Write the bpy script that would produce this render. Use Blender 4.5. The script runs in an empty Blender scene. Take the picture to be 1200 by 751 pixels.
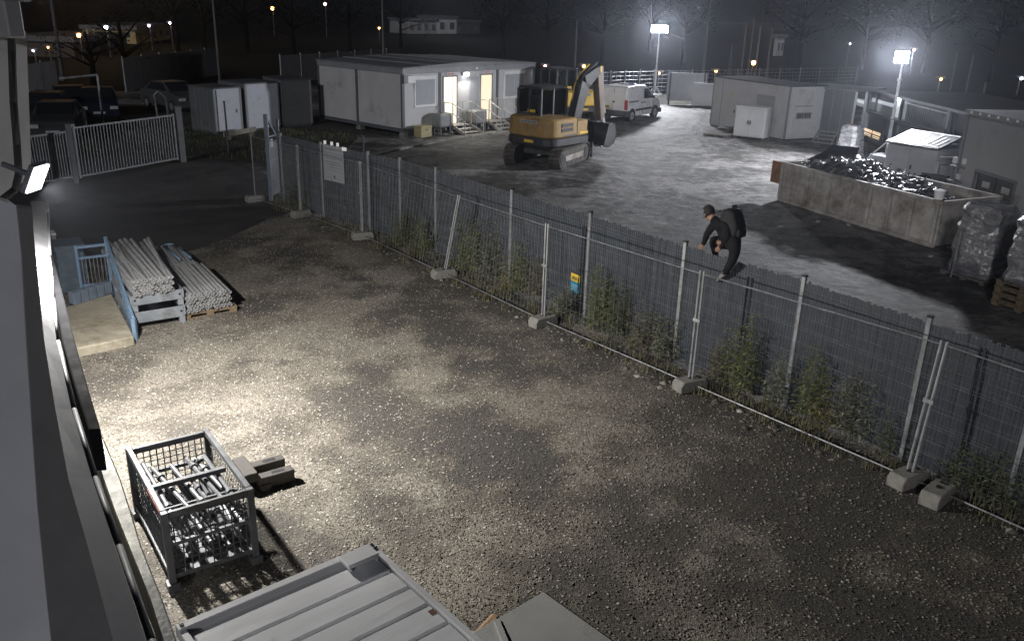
import bpy, math, random
import numpy as np
from mathutils import Vector, Matrix, noise
random.seed(7)
rng = np.random.default_rng(7)
R = math.radians
sc = bpy.context.scene

# ------------------------------------------------------------------ camera
CAM_H, PITCH, FPX, ROLL = 5.732, R(20.3), 1000.0, R(1.68)
cd = bpy.data.cameras.new('camera')
cd.sensor_width = 36.0
cd.lens = FPX / 1200 * 36
cd.clip_start = 0.05
cd.clip_end = 3000
cam = bpy.data.objects.new('camera', cd)
sc.collection.objects.link(cam)
cam.matrix_world = Matrix.Translation((0, 0, CAM_H)) @ Matrix.Rotation(R(90) - PITCH, 4, 'X') @ Matrix.Rotation(ROLL, 4, 'Z')
sc.camera = cam

# ------------------------------------------------------------------ world, fill sun, exposure
w = bpy.data.worlds.new('World')
sc.world = w
w.use_nodes = True
nt = w.node_tree
bg = nt.nodes['Background']
sky = nt.nodes.new('ShaderNodeTexSky')
sky.sky_type = 'NISHITA'
sky.sun_disc = False
FILL_EL, FILL_AZ = R(20), R(200)          # fill sun added low behind the camera to brighten sides facing it
sky.sun_elevation = FILL_EL
sky.sun_rotation = FILL_AZ
tint = nt.nodes.new('ShaderNodeMix'); tint.data_type = 'RGBA'; tint.blend_type = 'MULTIPLY'; tint.inputs[0].default_value = 1
tint.inputs[7].default_value = (.62, .78, 1.15, 1)
nt.links.new(sky.outputs[0], tint.inputs[6]); nt.links.new(tint.outputs[2], bg.inputs[0])
bg.inputs[1].default_value = 0.0012
sd = bpy.data.lights.new('sun', 'SUN')
sd.energy = 0.64
sd.angle = R(4)
sd.color = (.97, .97, 1.0)
sun = bpy.data.objects.new('sun', sd)
sc.collection.objects.link(sun)
_d = Vector((math.sin(FILL_AZ) * math.cos(FILL_EL), math.cos(FILL_AZ) * math.cos(FILL_EL), math.sin(FILL_EL)))
sun.rotation_euler = _d.to_track_quat('Z', 'Y').to_euler()
sc.view_settings.view_transform = 'Standard'
sc.view_settings.look = 'None'
sc.view_settings.exposure = 0.0
sc.view_settings.gamma = 1.0
sc.cycles.use_denoising = True
sc.cycles.max_bounces = 5
sc.cycles.diffuse_bounces = 2
sc.cycles.glossy_bounces = 2
sc.cycles.transmission_bounces = 3
sc.cycles.volume_bounces = 0
sc.cycles.sample_clamp_indirect = 3.0

WALL_LAMP_W = 880.0
MAST_W = 2400.0
HAZE = 0.0005

# ------------------------------------------------------------------ helpers
def at(px, py, z=0.0):
    """a pixel of the photograph to the point at height z it shows"""
    X, Y = px - 600, py - 375.5
    cr, sr = math.cos(ROLL), math.sin(ROLL)
    X, Y = X * cr + Y * sr, -X * sr + Y * cr
    c, s = math.cos(PITCH), math.sin(PITCH)
    d = Vector((X / FPX, c - Y / FPX * s, -s - Y / FPX * c))
    t = (z - CAM_H) / d.z
    return Vector((d.x * t, d.y * t, z))

def ray_plane(px, py, P0, n):
    X, Y = px - 600, py - 375.5
    cr, sr = math.cos(ROLL), math.sin(ROLL)
    X, Y = X * cr + Y * sr, -X * sr + Y * cr
    c, s = math.cos(PITCH), math.sin(PITCH)
    d = Vector((X / FPX, c - Y / FPX * s, -s - Y / FPX * c))
    o = Vector((0, 0, CAM_H))
    t = n.dot(P0 - o) / n.dot(d)
    return o + d * t

class MB:
    def __init__(self, off=(0, 0, 0)):
        self.v, self.f, self.off = [], [], Vector(off)
    def add(self, vs, fs):
        b = len(self.v)
        self.v += [tuple(Vector(p) - self.off) for p in vs]
        self.f += [tuple(i + b for i in q) for q in fs]
        return self
    def box(self, c, s, rz=0.0, top=None):
        x, y, z = s[0] / 2, s[1] / 2, s[2] / 2
        t = top or (1, 1)
        P = [(-x, -y, -z), (x, -y, -z), (x, y, -z), (-x, y, -z),
             (-x * t[0], -y * t[1], z), (x * t[0], -y * t[1], z), (x * t[0], y * t[1], z), (-x * t[0], y * t[1], z)]
        cr, sr = math.cos(rz), math.sin(rz)
        P = [(c[0] + p[0] * cr - p[1] * sr, c[1] + p[0] * sr + p[1] * cr, c[2] + p[2]) for p in P]
        return self.add(P, [(3, 2, 1, 0), (4, 5, 6, 7), (0, 1, 5, 4), (1, 2, 6, 5), (2, 3, 7, 6), (3, 0, 4, 7)])
    def b2(self, a, b):
        return self.box([(a[i] + b[i]) / 2 for i in range(3)], [abs(b[i] - a[i]) for i in range(3)])
    def _frame(self, p0, p1, up=(0, 0, 1)):
        p0, p1 = Vector(p0), Vector(p1)
        d = (p1 - p0).normalized()
        u = Vector(up)
        if abs(d.dot(u)) > 0.98:
            u = Vector((1, 0, 0)) if abs(d.x) < .9 else Vector((0, 1, 0))
        s = d.cross(u).normalized()
        return p0, p1, s, s.cross(d).normalized()
    def bar(self, p0, p1, wd, h, up=(0, 0, 1)):
        p0, p1, s, u = self._frame(p0, p1, up)
        vs = []
        for p in (p0, p1):
            for a, b in ((-1, -1), (1, -1), (1, 1), (-1, 1)):
                vs.append(p + s * (a * wd / 2) + u * (b * h / 2))
        return self.add(vs, [(3, 2, 1, 0), (4, 5, 6, 7), (0, 1, 5, 4), (1, 2, 6, 5), (2, 3, 7, 6), (3, 0, 4, 7)])
    def tube(self, p0, p1, r, n=6, r2=None, cap=True):
        p0, p1, s, u = self._frame(p0, p1)
        r2 = r if r2 is None else r2
        vs = []
        for p, q in ((p0, r), (p1, r2)):
            for k in range(n):
                a = 2 * math.pi * k / n
                vs.append(p + s * (math.cos(a) * q) + u * (math.sin(a) * q))
        fs = [(k, (k + 1) % n, n + (k + 1) % n, n + k) for k in range(n)]
        if cap:
            fs += [tuple(range(n - 1, -1, -1)), tuple(range(n, 2 * n))]
        return self.add(vs, fs)
    def path(self, pts, r, n=6):
        for a, b in zip(pts[:-1], pts[1:]):
            self.tube(a, b, r, n)
        return self
    def prism(self, poly, y0, y1, tf=None):
        """outline in (x, z) pushed along y"""
        n = len(poly)
        vs = [(p[0], y0, p[1]) for p in poly] + [(p[0], y1, p[1]) for p in poly]
        if tf:
            vs = [tf(p) for p in vs]
        fs = [(k, (k + 1) % n, n + (k + 1) % n, n + k) for k in range(n)]
        fs += [tuple(range(n - 1, -1, -1)), tuple(range(n, 2 * n))]
        return self.add(vs, fs)
    def strip(self, sections):
        """loft of equal-length closed sections"""
        n = len(sections[0])
        vs = [p for s in sections for p in s]
        fs = []
        for k in range(len(sections) - 1):
            for i in range(n):
                fs.append((k * n + i, k * n + (i + 1) % n, (k + 1) * n + (i + 1) % n, (k + 1) * n + i))
        fs += [tuple(range(n - 1, -1, -1)), tuple(range((len(sections) - 1) * n, len(sections) * n))]
        return self.add(vs, fs)
    def build(self, name, m, parent=None, smooth=False, bevel=0.0, kind=None, loc=None, seg=1):
        me = bpy.data.meshes.new(name)
        me.from_pydata(self.v, [], self.f)
        me.materials.append(m)
        o = bpy.data.objects.new(name, me)
        sc.collection.objects.link(o)
        if parent:
            o.parent = parent
        if loc is not None:
            o.location = loc
        import bmesh
        bm = bmesh.new(); bm.from_mesh(me)
        bmesh.ops.recalc_face_normals(bm, faces=bm.faces[:])
        bm.to_mesh(me); bm.free()
        if smooth:
            for p in me.polygons:
                p.use_smooth = True
        if bevel:
            b = o.modifiers.new('bevel', 'BEVEL')
            b.width = bevel; b.segments = seg; b.limit_method = 'ANGLE'; b.angle_limit = R(40)
        if kind:
            o['kind'] = kind
        return o

def tag(o, label, cat, group=None, kind=None):
    o['label'] = label
    o['category'] = cat
    if group: o['group'] = group
    if kind: o['kind'] = kind
    return o

def thing(name, loc, rz, label, cat, group=None):
    o = bpy.data.objects.new(name, None)
    sc.collection.objects.link(o)
    o.empty_display_size = 0.2
    o.location = loc
    o.rotation_euler = (0, 0, rz)
    return tag(o, label, cat, group)

def structure(o):
    o['kind'] = 'structure'
    return o

def copy_tree(o, parent=None):
    c = o.copy(); sc.collection.objects.link(c)
    c.parent = parent
    for ch in o.children:
        copy_tree(ch, c)
    return c

def copy_thing(o, loc, rz, label, group=None):
    c = copy_tree(o)
    c.location = loc; c.rotation_euler = (0, 0, rz); c['label'] = label
    if group: c['group'] = group
    return c

MATS = {}
def mat(name, col, rough=0.6, metal=0.0, var=0.25, scale=3.0, bump=0.15, bscale=40.0, dirt=None, dirt_amt=0.4, spec=0.5, bdist=0.02, emit=None, stretch=None):
    if name in MATS: return MATS[name]
    m = bpy.data.materials.new(name); m.use_nodes = True
    n = m.node_tree; L = n.links.new; p = n.nodes['Principled BSDF']
    tc = n.nodes.new('ShaderNodeTexCoord')
    vec = tc.outputs['Object']
    if stretch:
        mp = n.nodes.new('ShaderNodeMapping'); mp.inputs['Scale'].default_value = stretch
        L(vec, mp.inputs[0]); vec = mp.outputs[0]
    a = n.nodes.new('ShaderNodeTexNoise'); a.inputs['Scale'].default_value = scale; a.inputs['Detail'].default_value = 6; a.inputs['Roughness'].default_value = .65
    L(vec, a.inputs['Vector'])
    mr = n.nodes.new('ShaderNodeMapRange'); mr.inputs[1].default_value = .3; mr.inputs[2].default_value = .7
    mr.inputs[3].default_value = 1 - var; mr.inputs[4].default_value = 1 + var
    L(a.outputs[0], mr.inputs[0])
    mx = n.nodes.new('ShaderNodeMix'); mx.data_type = 'RGBA'; mx.blend_type = 'MULTIPLY'; mx.inputs[0].default_value = 1
    mx.inputs[6].default_value = (*col, 1)
    L(mr.outputs[0], mx.inputs[7])
    out = mx.outputs[2]
    if dirt:
        b = n.nodes.new('ShaderNodeTexNoise'); b.inputs['Scale'].default_value = scale * .6; b.inputs['Detail'].default_value = 8; b.inputs['Roughness'].default_value = .75
        L(vec, b.inputs['Vector'])
        m2 = n.nodes.new('ShaderNodeMapRange'); m2.inputs[1].default_value = .62 - dirt_amt * .3; m2.inputs[2].default_value = .75 - dirt_amt * .15
        L(b.outputs[0], m2.inputs[0])
        mm = n.nodes.new('ShaderNodeMix'); mm.data_type = 'RGBA'
        L(m2.outputs[0], mm.inputs[0]); L(out, mm.inputs[6]); mm.inputs[7].default_value = (*dirt, 1)
        out = mm.outputs[2]
    L(out, p.inputs['Base Color'])
    rr = n.nodes.new('ShaderNodeMapRange'); rr.inputs[1].default_value = .3; rr.inputs[2].default_value = .7
    rr.inputs[3].default_value = max(.05, rough - .12); rr.inputs[4].default_value = min(1, rough + .12)
    L(a.outputs[0], rr.inputs[0]); L(rr.outputs[0], p.inputs['Roughness'])
    p.inputs['Metallic'].default_value = metal
    p.inputs['Specular IOR Level'].default_value = spec
    if bump:
        c = n.nodes.new('ShaderNodeTexNoise'); c.inputs['Scale'].default_value = bscale; c.inputs['Detail'].default_value = 4
        L(tc.outputs['Object'], c.inputs['Vector'])
        bp = n.nodes.new('ShaderNodeBump'); bp.inputs['Strength'].default_value = bump; bp.inputs['Distance'].default_value = bdist
        L(c.outputs[0], bp.inputs['Height']); L(bp.outputs[0], p.inputs['Normal'])
    if emit:
        p.inputs['Emission Color'].default_value = (*emit[0], 1); p.inputs['Emission Strength'].default_value = emit[1]
    MATS[name] = m
    return m

def glow(name, col, s):
    m = bpy.data.materials.new(name); m.use_nodes = True
    n = m.node_tree
    p = n.nodes['Principled BSDF']
    p.inputs['Base Color'].default_value = (.5, .5, .5, 1)
    p.inputs['Emission Color'].default_value = (*col, 1)
    p.inputs['Emission Strength'].default_value = s
    return m

def glass(name, col=(.8, .85, .85), rough=.08):
    m = bpy.data.materials.new(name); m.use_nodes = True
    n = m.node_tree; p = n.nodes['Principled BSDF']
    g = n.nodes.new('ShaderNodeBsdfTransparent'); g.inputs[0].default_value = (*col, 1)
    mx = n.nodes.new('ShaderNodeMixShader'); fr = n.nodes.new('ShaderNodeFresnel'); fr.inputs[0].default_value = 1.5
    p.inputs['Base Color'].default_value = (.02, .02, .02, 1); p.inputs['Roughness'].default_value = rough
    n.links.new(fr.outputs[0], mx.inputs[0]); n.links.new(g.outputs[0], mx.inputs[1]); n.links.new(p.outputs[0], mx.inputs[2])
    n.links.new(mx.outputs[0], n.nodes['Material Output'].inputs[0])
    return m

GALV = mat('galvanised_steel', (.42, .43, .45), .45, .55, .2, 6, .1, 60, dirt=(.2, .19, .18), dirt_amt=.3)
GALVD = mat('weathered_steel', (.26, .27, .29), .5, .4, .25, 5, .12, 60, dirt=(.12, .10, .08), dirt_amt=.4)
PANEL = mat('panel_white', (.50, .50, .51), .55, 0, .08, 1.2, .05, 20, dirt=(.28, .27, .26), dirt_amt=.18)
PANELG = mat('panel_grey', (.34, .345, .36), .55, 0, .1, 1.2, .05, 20, dirt=(.2, .2, .2), dirt_amt=.25)
PANELD = mat('panel_dark_grey', (.14, .145, .155), .55, 0, .15, 1.5, .05, 20, dirt=(.08, .08, .08), dirt_amt=.25)
TRIM = mat('trim_dark', (.10, .105, .12), .5, 0, .2, 3, .05, 30)
TRIMG = mat('trim_grey', (.25, .255, .27), .5, 0, .15, 3, .05, 30)
WHITE = mat('white_paint', (.72, .72, .73), .4, 0, .06, 2, .03, 25, dirt=(.45, .44, .42), dirt_amt=.15)
DARK = mat('dark_matter', (.02, .02, .022), .6, 0, .3, 4, .1, 30)
RUBBER = mat('black_rubber', (.018, .018, .02), .75, 0, .3, 8, .2, 60)
CONC = mat('concrete', (.33, .31, .27), .9, 0, .2, 2.5, .35, 35, dirt=(.16, .15, .12), dirt_amt=.4)
CONCD = mat('concrete_block', (.24, .23, .21), .9, 0, .25, 5, .4, 30, dirt=(.10, .095, .08), dirt_amt=.4)
WOOD = mat('pallet_wood', (.22, .16, .10), .85, 0, .35, 6, .3, 50, dirt=(.07, .05, .035), dirt_amt=.4, stretch=(1, 6, 6))
WOODG = mat('grey_wood', (.16, .14, .12), .9, 0, .35, 6, .3, 50, dirt=(.06, .055, .05), dirt_amt=.4, stretch=(1, 6, 6))
BLUE = mat('blue_paint', (.19, .29, .42), .5, 0.1, .2, 5, .12, 40, dirt=(.12, .12, .12), dirt_amt=.25)
YEL = mat('yellow_paint', (.31, .19, .06), .65, 0, .25, 3, .05, 30, dirt=(.20, .14, .07), dirt_amt=.45)
YELB = mat('bright_yellow_paint', (.72, .46, .05), .45, 0, .12, 3, .05, 30, dirt=(.3, .2, .06), dirt_amt=.2)
MACH = mat('machine_dark', (.035, .037, .042), .5, 0.1, .3, 5, .12, 40, dirt=(.07, .06, .05), dirt_amt=.35)
TRACK = mat('track_muddy', (.06, .055, .05), .8, 0, .35, 6, .3, 40, dirt=(.14, .125, .105), dirt_amt=.5)
RUST = mat('rust_brown', (.22, .11, .05), .85, .0, .35, 4, .3, 30, dirt=(.08, .05, .035), dirt_amt=.5)
SKIPM = mat('skip_grey', (.36, .34, .32), .7, 0, .3, 2.2, .2, 25, dirt=(.14, .11, .085), dirt_amt=.65)
GLASS = glass('clear_glass')
GLASSD = mat('dark_glass', (.02, .022, .026), .12, 0, .1, 3, 0, spec=.7)
TARM = mat('far_dark', (.012, .013, .015), .9, 0, .4, .3, 0)
WRAP = None

# ------------------------------------------------------------------ ground
def fbm(x, y, s, o=4):
    return noise.fractal(Vector((x * s, y * s, 3.7)), 1.0, 2.0, o)

def ground_material():
    m = bpy.data.materials.new('packed_dirt'); m.use_nodes = True
    n = m.node_tree; L = n.links.new; p = n.nodes['Principled BSDF']
    tc = n.nodes.new('ShaderNodeTexCoord')
    def nz(s, d=6, r=.6):
        a = n.nodes.new('ShaderNodeTexNoise'); a.inputs['Scale'].default_value = s; a.inputs['Detail'].default_value = d; a.inputs['Roughness'].default_value = r
        L(tc.outputs['Object'], a.inputs['Vector']); return a
    a = nz(.30, 8, .72); b = nz(2.2, 8, .7); c = nz(14, 6, .7)
    cr = n.nodes.new('ShaderNodeValToRGB'); e = cr.color_ramp.elements
    e[0].position = .43; e[0].color = (.032, .030, .028, 1); e[1].position = .57; e[1].color = (.22, .213, .208, 1)
    k = cr.color_ramp.elements.new(.49); k.color = (.085, .081, .078, 1)
    ad = n.nodes.new('ShaderNodeMath'); ad.operation = 'MULTIPLY_ADD'; ad.inputs[1].default_value = .45
    L(b.outputs[0], ad.inputs[0])
    sb = n.nodes.new('ShaderNodeMath'); sb.operation = 'MULTIPLY_ADD'; sb.inputs[1].default_value = .75; sb.inputs[2].default_value = -.1
    L(a.outputs[0], sb.inputs[0]); L(sb.outputs[0], ad.inputs[2]); L(ad.outputs[0], cr.inputs[0])
    mx = n.nodes.new('ShaderNodeMix'); mx.data_type = 'RGBA'; mx.blend_type = 'MULTIPLY'; mx.inputs[0].default_value = 1
    mr = n.nodes.new('ShaderNodeMapRange'); mr.inputs[1].default_value = .3; mr.inputs[2].default_value = .7; mr.inputs[3].default_value = .6; mr.inputs[4].default_value = 1.35
    L(c.outputs[0], mr.inputs[0]); L(cr.outputs[0], mx.inputs[6]); L(mr.outputs[0], mx.inputs[7])
    L(mx.outputs[2], p.inputs['Base Color'])
    rr = n.nodes.new('ShaderNodeMapRange'); rr.inputs[3].default_value = .55; rr.inputs[4].default_value = .95
    L(a.outputs[0], rr.inputs[0]); L(rr.outputs[0], p.inputs['Roughness'])
    bp = n.nodes.new('ShaderNodeBump'); bp.inputs['Strength'].default_value = .7; bp.inputs['Distance'].default_value = .10
    bb = n.nodes.new('ShaderNodeBump'); bb.inputs['Strength'].default_value = .5; bb.inputs['Distance'].default_value = .02
    L(b.outputs[0], bp.inputs['Height']); L(c.outputs[0], bb.inputs['Height']); L(bp.outputs[0], bb.inputs['Normal']); L(bb.outputs[0], p.inputs['Normal'])
    return m

GRM = ground_material()
g = MB()
g.add([(-420, -60, 0), (420, -60, 0), (420, 480, 0), (-420, 480, 0)], [(0, 1, 2, 3)])
structure(g.build('ground', GRM))

# Heras row and fixed fence run along these ground points (metres)
HERAS = [at(299, 237), at(353, 255), at(425, 281), at(520, 326), at(636, 382), at(808, 457), at(1062, 568), at(1330, 690)]
FPOST = [at(334, 240), at(380, 255), at(434, 270), at(470, 280), at(511, 296), at(597, 334), at(685, 372), at(790, 420), at(920, 475), at(1055, 540), at(1178, 595), at(1330, 668)]

def line_y(pts, x):
    for a, b in zip(pts[:-1], pts[1:]):
        if a.x <= x <= b.x:
            t = (x - a.x) / (b.x - a.x); return a.y + (b.y - a.y) * t
    return pts[0].y + (x - pts[0].x) * (pts[1].y - pts[0].y) / (pts[1].x - pts[0].x) if x < pts[0].x else pts[-1].y - (x - pts[-1].x) * 1.2

MUD = [(590, 425, 1.3, .75), (545, 415, .9, .6), (560, 520, 1.2, .9), (620, 560, 1.0, .5), (480, 360, 1.3, .8), (420, 330, 1.2, .7), (350, 300, 1.0, .7),
       (1090, 660, 1.8, 1.2), (930, 600, 1.3, .7), (820, 640, 1.2, .7), (720, 560, 1.0, .6), (300, 290, 1.6, .9), (330, 640, .8, .5), (700, 700, .8, .5), (430, 440, .5, .3), (480, 600, .7, .35), (1000, 740, 1.2, .7)]
MUD = [(at(a, b), r1, r2) for a, b, r1, r2 in MUD]
def mud_dim(x, y):
    d = .36 + .48 * fbm(x, y, .6, 7) + .34 * fbm(x + 9, y, 1.9, 6)
    d += .045 * (x - y * .5 + 6) / 6  # overall darkening to the near right, low light there put into the colour
    for c, r1, r2 in MUD:
        dx, dy = x - c.x, y - c.y
        u, v = dx * .64 - dy * .76, dx * .76 + dy * .64
        q = (u / r1) ** 2 + (v / r2) ** 2
        if q < 6: d += .48 * math.exp(-q * 1.0) * (1 + 1.3 * fbm(x, y + 4, 1.6, 4))
    d += .5 * max(0, 1 - abs(line_y(HERAS, x) - y) / 1.1)
    return min(1, max(0, d))

def road_edge(x):     # the gravel gives way to the asphalt beyond this y
    pts = [(-16, 17.2), (-9, 18.2), (-7.5, 20.2), (-6.8, 22.5), (-6.2, 24.5)]
    for a, b in zip(pts[:-1], pts[1:]):
        if a[0] <= x <= b[0]: return a[1] + (b[1] - a[1]) * (x - a[0]) / (b[0] - a[0])
    return pts[0][1] if x < pts[0][0] else 40

CS = .125
gx = np.arange(-12, 9.01, CS); gy = np.arange(2.0, 25.01, CS)
idx = {}; gv = []; gf = []; gm = []
def in_yard(x, y):
    k = .25 * fbm(x, y, 1.3, 3)
    return y < line_y(HERAS, x) + .9 + k and y < road_edge(x) + 2.0 * fbm(x, y, .5, 4) * .5
for j, y in enumerate(gy):
    for i, x in enumerate(gx):
        idx[i, j] = len(gv); dm = mud_dim(x, y)
        gv.append((x, y, .006 + .018 * max(0, fbm(x, y, .8, 4) + .25) + .01 * (1 - dm) * abs(fbm(x, y, 5, 2)))); gm.append(dm)
for j in range(len(gy) - 1):
    for i in range(len(gx) - 1):
        if in_yard(gx[i] + CS / 2, gy[j] + CS / 2):
            gf.append((idx[i, j], idx[i + 1, j], idx[i + 1, j + 1], idx[i, j + 1]))
used = sorted({k for f in gf for k in f}); rm = {k: q for q, k in enumerate(used)}
me = bpy.data.meshes.new('gravel_yard')
me.from_pydata([gv[k] for k in used], [], [tuple(rm[k] for k in f) for f in gf])
at_ = me.attributes.new('mud_dim', 'FLOAT', 'POINT'); at_.data.foreach_set('value', [gm[k] for k in used])
for p in me.polygons: p.use_smooth = True

def gravel_material():
    m = bpy.data.materials.new('gravel_bed'); m.use_nodes = True
    n = m.node_tree; L = n.links.new; p = n.nodes['Principled BSDF']
    tc = n.nodes.new('ShaderNodeTexCoord'); A = n.nodes.new('ShaderNodeAttribute'); A.attribute_name = 'mud_dim'
    v = n.nodes.new('ShaderNodeTexVoronoi'); v.inputs['Scale'].default_value = 55; L(tc.outputs['Object'], v.inputs['Vector'])
    b = n.nodes.new('ShaderNodeTexNoise'); b.inputs['Scale'].default_value = 9; b.inputs['Detail'].default_value = 8; b.inputs['Roughness'].default_value = .75; L(tc.outputs['Object'], b.inputs['Vector'])
    ad = n.nodes.new('ShaderNodeMath'); ad.operation = 'MULTIPLY_ADD'; ad.inputs[1].default_value = .9; L(b.outputs[0], ad.inputs[0])
    sb = n.nodes.new('ShaderNodeMath'); sb.operation = 'ADD'; sb.inputs[1].default_value = -.45; L(A.outputs['Fac'], sb.inputs[0]); L(sb.outputs[0], ad.inputs[2])
    cr = n.nodes.new('ShaderNodeValToRGB'); e = cr.color_ramp.elements
    e[0].position = .25; e[0].color = (.215, .195, .162, 1); e[1].position = .85; e[1].color = (.070, .064, .057, 1)
    k = e.new(.55); k.color = (.115, .102, .084, 1)
    L(ad.outputs[0], cr.inputs[0])
    sx = n.nodes.new('ShaderNodeSeparateColor'); L(v.outputs['Color'], sx.inputs[0])
    mr = n.nodes.new('ShaderNodeMapRange'); mr.inputs[3].default_value = .55; mr.inputs[4].default_value = 1.5; L(sx.outputs[0], mr.inputs[0])
    mx = n.nodes.new('ShaderNodeMix'); mx.data_type = 'RGBA'; mx.blend_type = 'MULTIPLY'; mx.inputs[0].default_value = 1
    L(cr.outputs[0], mx.inputs[6]); L(mr.outputs[0], mx.inputs[7]); L(mx.outputs[2], p.inputs['Base Color'])
    p.inputs['Roughness'].default_value = .9
    bp = n.nodes.new('ShaderNodeBump'); bp.inputs['Strength'].default_value = .45; bp.inputs['Distance'].default_value = .010; bp.invert = True
    L(v.outputs['Distance'], bp.inputs['Height'])
    b2 = n.nodes.new('ShaderNodeBump'); b2.inputs['Strength'].default_value = .5; b2.inputs['Distance'].default_value = .03
    L(b.outputs[0], b2.inputs['Height']); L(bp.outputs[0], b2.inputs['Normal']); L(b2.outputs[0], p.inputs['Normal'])
    return m
me.materials.append(gravel_material())
gy_o = bpy.data.objects.new('gravel_yard', me); sc.collection.objects.link(gy_o); structure(gy_o)

def stone_material():
    m = bpy.data.materials.new('pebble'); m.use_nodes = True
    n = m.node_tree; L = n.links.new; p = n.nodes['Principled BSDF']
    ge = n.nodes.new('ShaderNodeNewGeometry')
    cr = n.nodes.new('ShaderNodeValToRGB'); e = cr.color_ramp.elements
    e[0].position = 0; e[0].color = (.06, .052, .043, 1); e[1].position = 1; e[1].color = (.50, .48, .44, 1)
    for po, c in ((.3, (.15, .134, .112)), (.7, (.25, .222, .182)), (.92, (.42, .39, .34))):
        k = e.new(po); k.color = (*c, 1)
    L(ge.outputs['Random Per Island'], cr.inputs[0]); L(cr.outputs[0], p.inputs['Base Color'])
    p.inputs['Roughness'].default_value = .85
    return m
def scatter_stones(name, pts, smin, smax, matl, flat=.6):
    N = len(pts)
    base = np.array([(1, 0, 0), (0, 1, 0), (-1, 0, 0), (0, -1, 0), (0, 0, 1), (.5, .6, .75)], float)[:5]
    V = np.repeat(base[None], N, 0) * (1 + rng.normal(0, .22, (N, 5, 3)))
    s = (smin + (smax - smin) * rng.random(N) ** 2.2)
    a = rng.random(N) * 6.283
    el = .6 + .8 * rng.random(N)
    x = V[:, :, 0] * s[:, None] * el[:, None]; y = V[:, :, 1] * s[:, None] / el[:, None] ** .5; z = V[:, :, 2] * s[:, None] * flat
    ca, sa = np.cos(a)[:, None], np.sin(a)[:, None]
    P = np.stack([x * ca - y * sa + pts[:, 0:1], x * sa + y * ca + pts[:, 1:2], z + pts[:, 2:3]], 2).reshape(-1, 3)
    F = np.array([(0, 1, 4), (1, 2, 4), (2, 3, 4), (3, 0, 4)])
    F = (F[None] + (np.arange(N) * 5)[:, None, None]).reshape(-1, 3)
    me = bpy.data.meshes.new(name)
    me.vertices.add(len(P)); me.vertices.foreach_set('co', P.ravel())
    me.loops.add(F.size); me.loops.foreach_set('vertex_index', F.ravel())
    me.polygons.add(len(F)); me.polygons.foreach_set('loop_start', np.arange(len(F)) * 3)
    me.update(calc_edges=True); me.materials.append(matl)
    o = bpy.data.objects.new(name, me); sc.collection.objects.link(o)
    return o
PEB = stone_material()
pts = []
while len(pts) < 230000:
    for _ in range(4000):
        # denser where the camera is near
        x, y = random.uniform(-9, 8.5), 2 + 22 * random.random() ** 1.25
        if not in_yard(x, y): continue
        if random.random() > 1.12 - .86 * mud_dim(x, y): continue
        pts.append((x, y, .012 + .018 * max(0, fbm(x, y, .8, 4) + .25)))
o = scatter_stones('gravel', np.array(pts), .005, .020, PEB)
tag(o, 'loose pale gravel strewn over the near yard', 'gravel', kind='stuff')
# stones, rubble and ruts on the far yard
pts = []
while len(pts) < 4000:
    x, y = random.uniform(-6, 16), random.uniform(14, 55)
    if y < line_y(FPOST, x) + .3: continue
    if fbm(x, y, .35, 3) < random.uniform(-.4, .4): continue
    pts.append((x, y, .0))
o = scatter_stones('rubble', np.array(pts), .012, .05, PEB, .5)
tag(o, 'scattered stones and crumbs on the far dirt yard', 'rubble', kind='stuff')

# asphalt lane to the gate
ASPH = mat('asphalt', (.052, .051, .052), .8, 0, .3, 1.4, .5, 60, dirt=(.09, .085, .08), dirt_amt=.35)
rd = MB()
ys = np.linspace(0, 1, 40)
L0 = [at(20, 330), at(100, 300), at(180, 268), at(300, 245)]
poly_near = [(-16, 17.0), (-11, 17.3), (-9.5, 17.4), (-8.2, 18.6), (-7.3, 20.6), (-6.9, 22.5), (-6.6, 24.6)]
poly_far = [(-22, 28.0), (-18, 30.0), (-14.4, 31.5), (-11.5, 32.2), (-9.2, 30.0), (-7.7, 27.8), (-6.9, 26.0)]
top = []; bot = []
def along(pl, t):
    k = t * (len(pl) - 1); i = min(int(k), len(pl) - 2); q = k - i
    return pl[i][0] + (pl[i + 1][0] - pl[i][0]) * q, pl[i][1] + (pl[i + 1][1] - pl[i][1]) * q
NR = 80
vs = []
for k in range(NR + 1):
    t = k / NR
    a = along(poly_near, t); b = along(poly_far, t)
    ja = fbm(t * 20, 0, 1.2, 3) * .35; jb = fbm(t * 20, 5, 1.2, 3) * .3
    for q in range(9):
        s = q / 8
        vs.append((a[0] + (b[0] - a[0]) * s, a[1] + ja + (b[1] + jb - a[1] - ja) * s, .0055 + .02 * math.sin(math.pi * s)))
fs = [(k * 9 + q, k * 9 + q + 1, (k + 1) * 9 + q + 1, (k + 1) * 9 + q) for k in range(NR) for q in range(8)]
rd.add(vs, fs)
structure(rd.build('asphalt_road', ASPH, smooth=True))

SOIL = mat('dark_soil', (.035, .034, .028), .95, 0, .4, 1.2, .5, 20, dirt=(.06, .055, .045), dirt_amt=.4)
sv = MB()
sv.add([(-24, 31, .004), (-11.2, 32.4, .004), (-8.6, 30.5, .004), (-6.8, 26.6, .004), (-5.6, 27.2, .004), (-6.6, 33, .004), (-5.4, 38.4, .004), (-11, 48, .004), (-26, 48, .004)], [tuple(range(9))])
structure(sv.build('soil_verge', SOIL))
kb = MB()
kp = [at(392, 191), at(430, 186), at(470, 176), at(520, 166), at(575, 158)]
for a, b in zip(kp[:-1], kp[1:]): kb.bar(a + Vector((0, 0, .06)), b + Vector((0, 0, .06)), .3, .12)
structure(kb.build('kerb', CONCD, bevel=.02))

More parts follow.
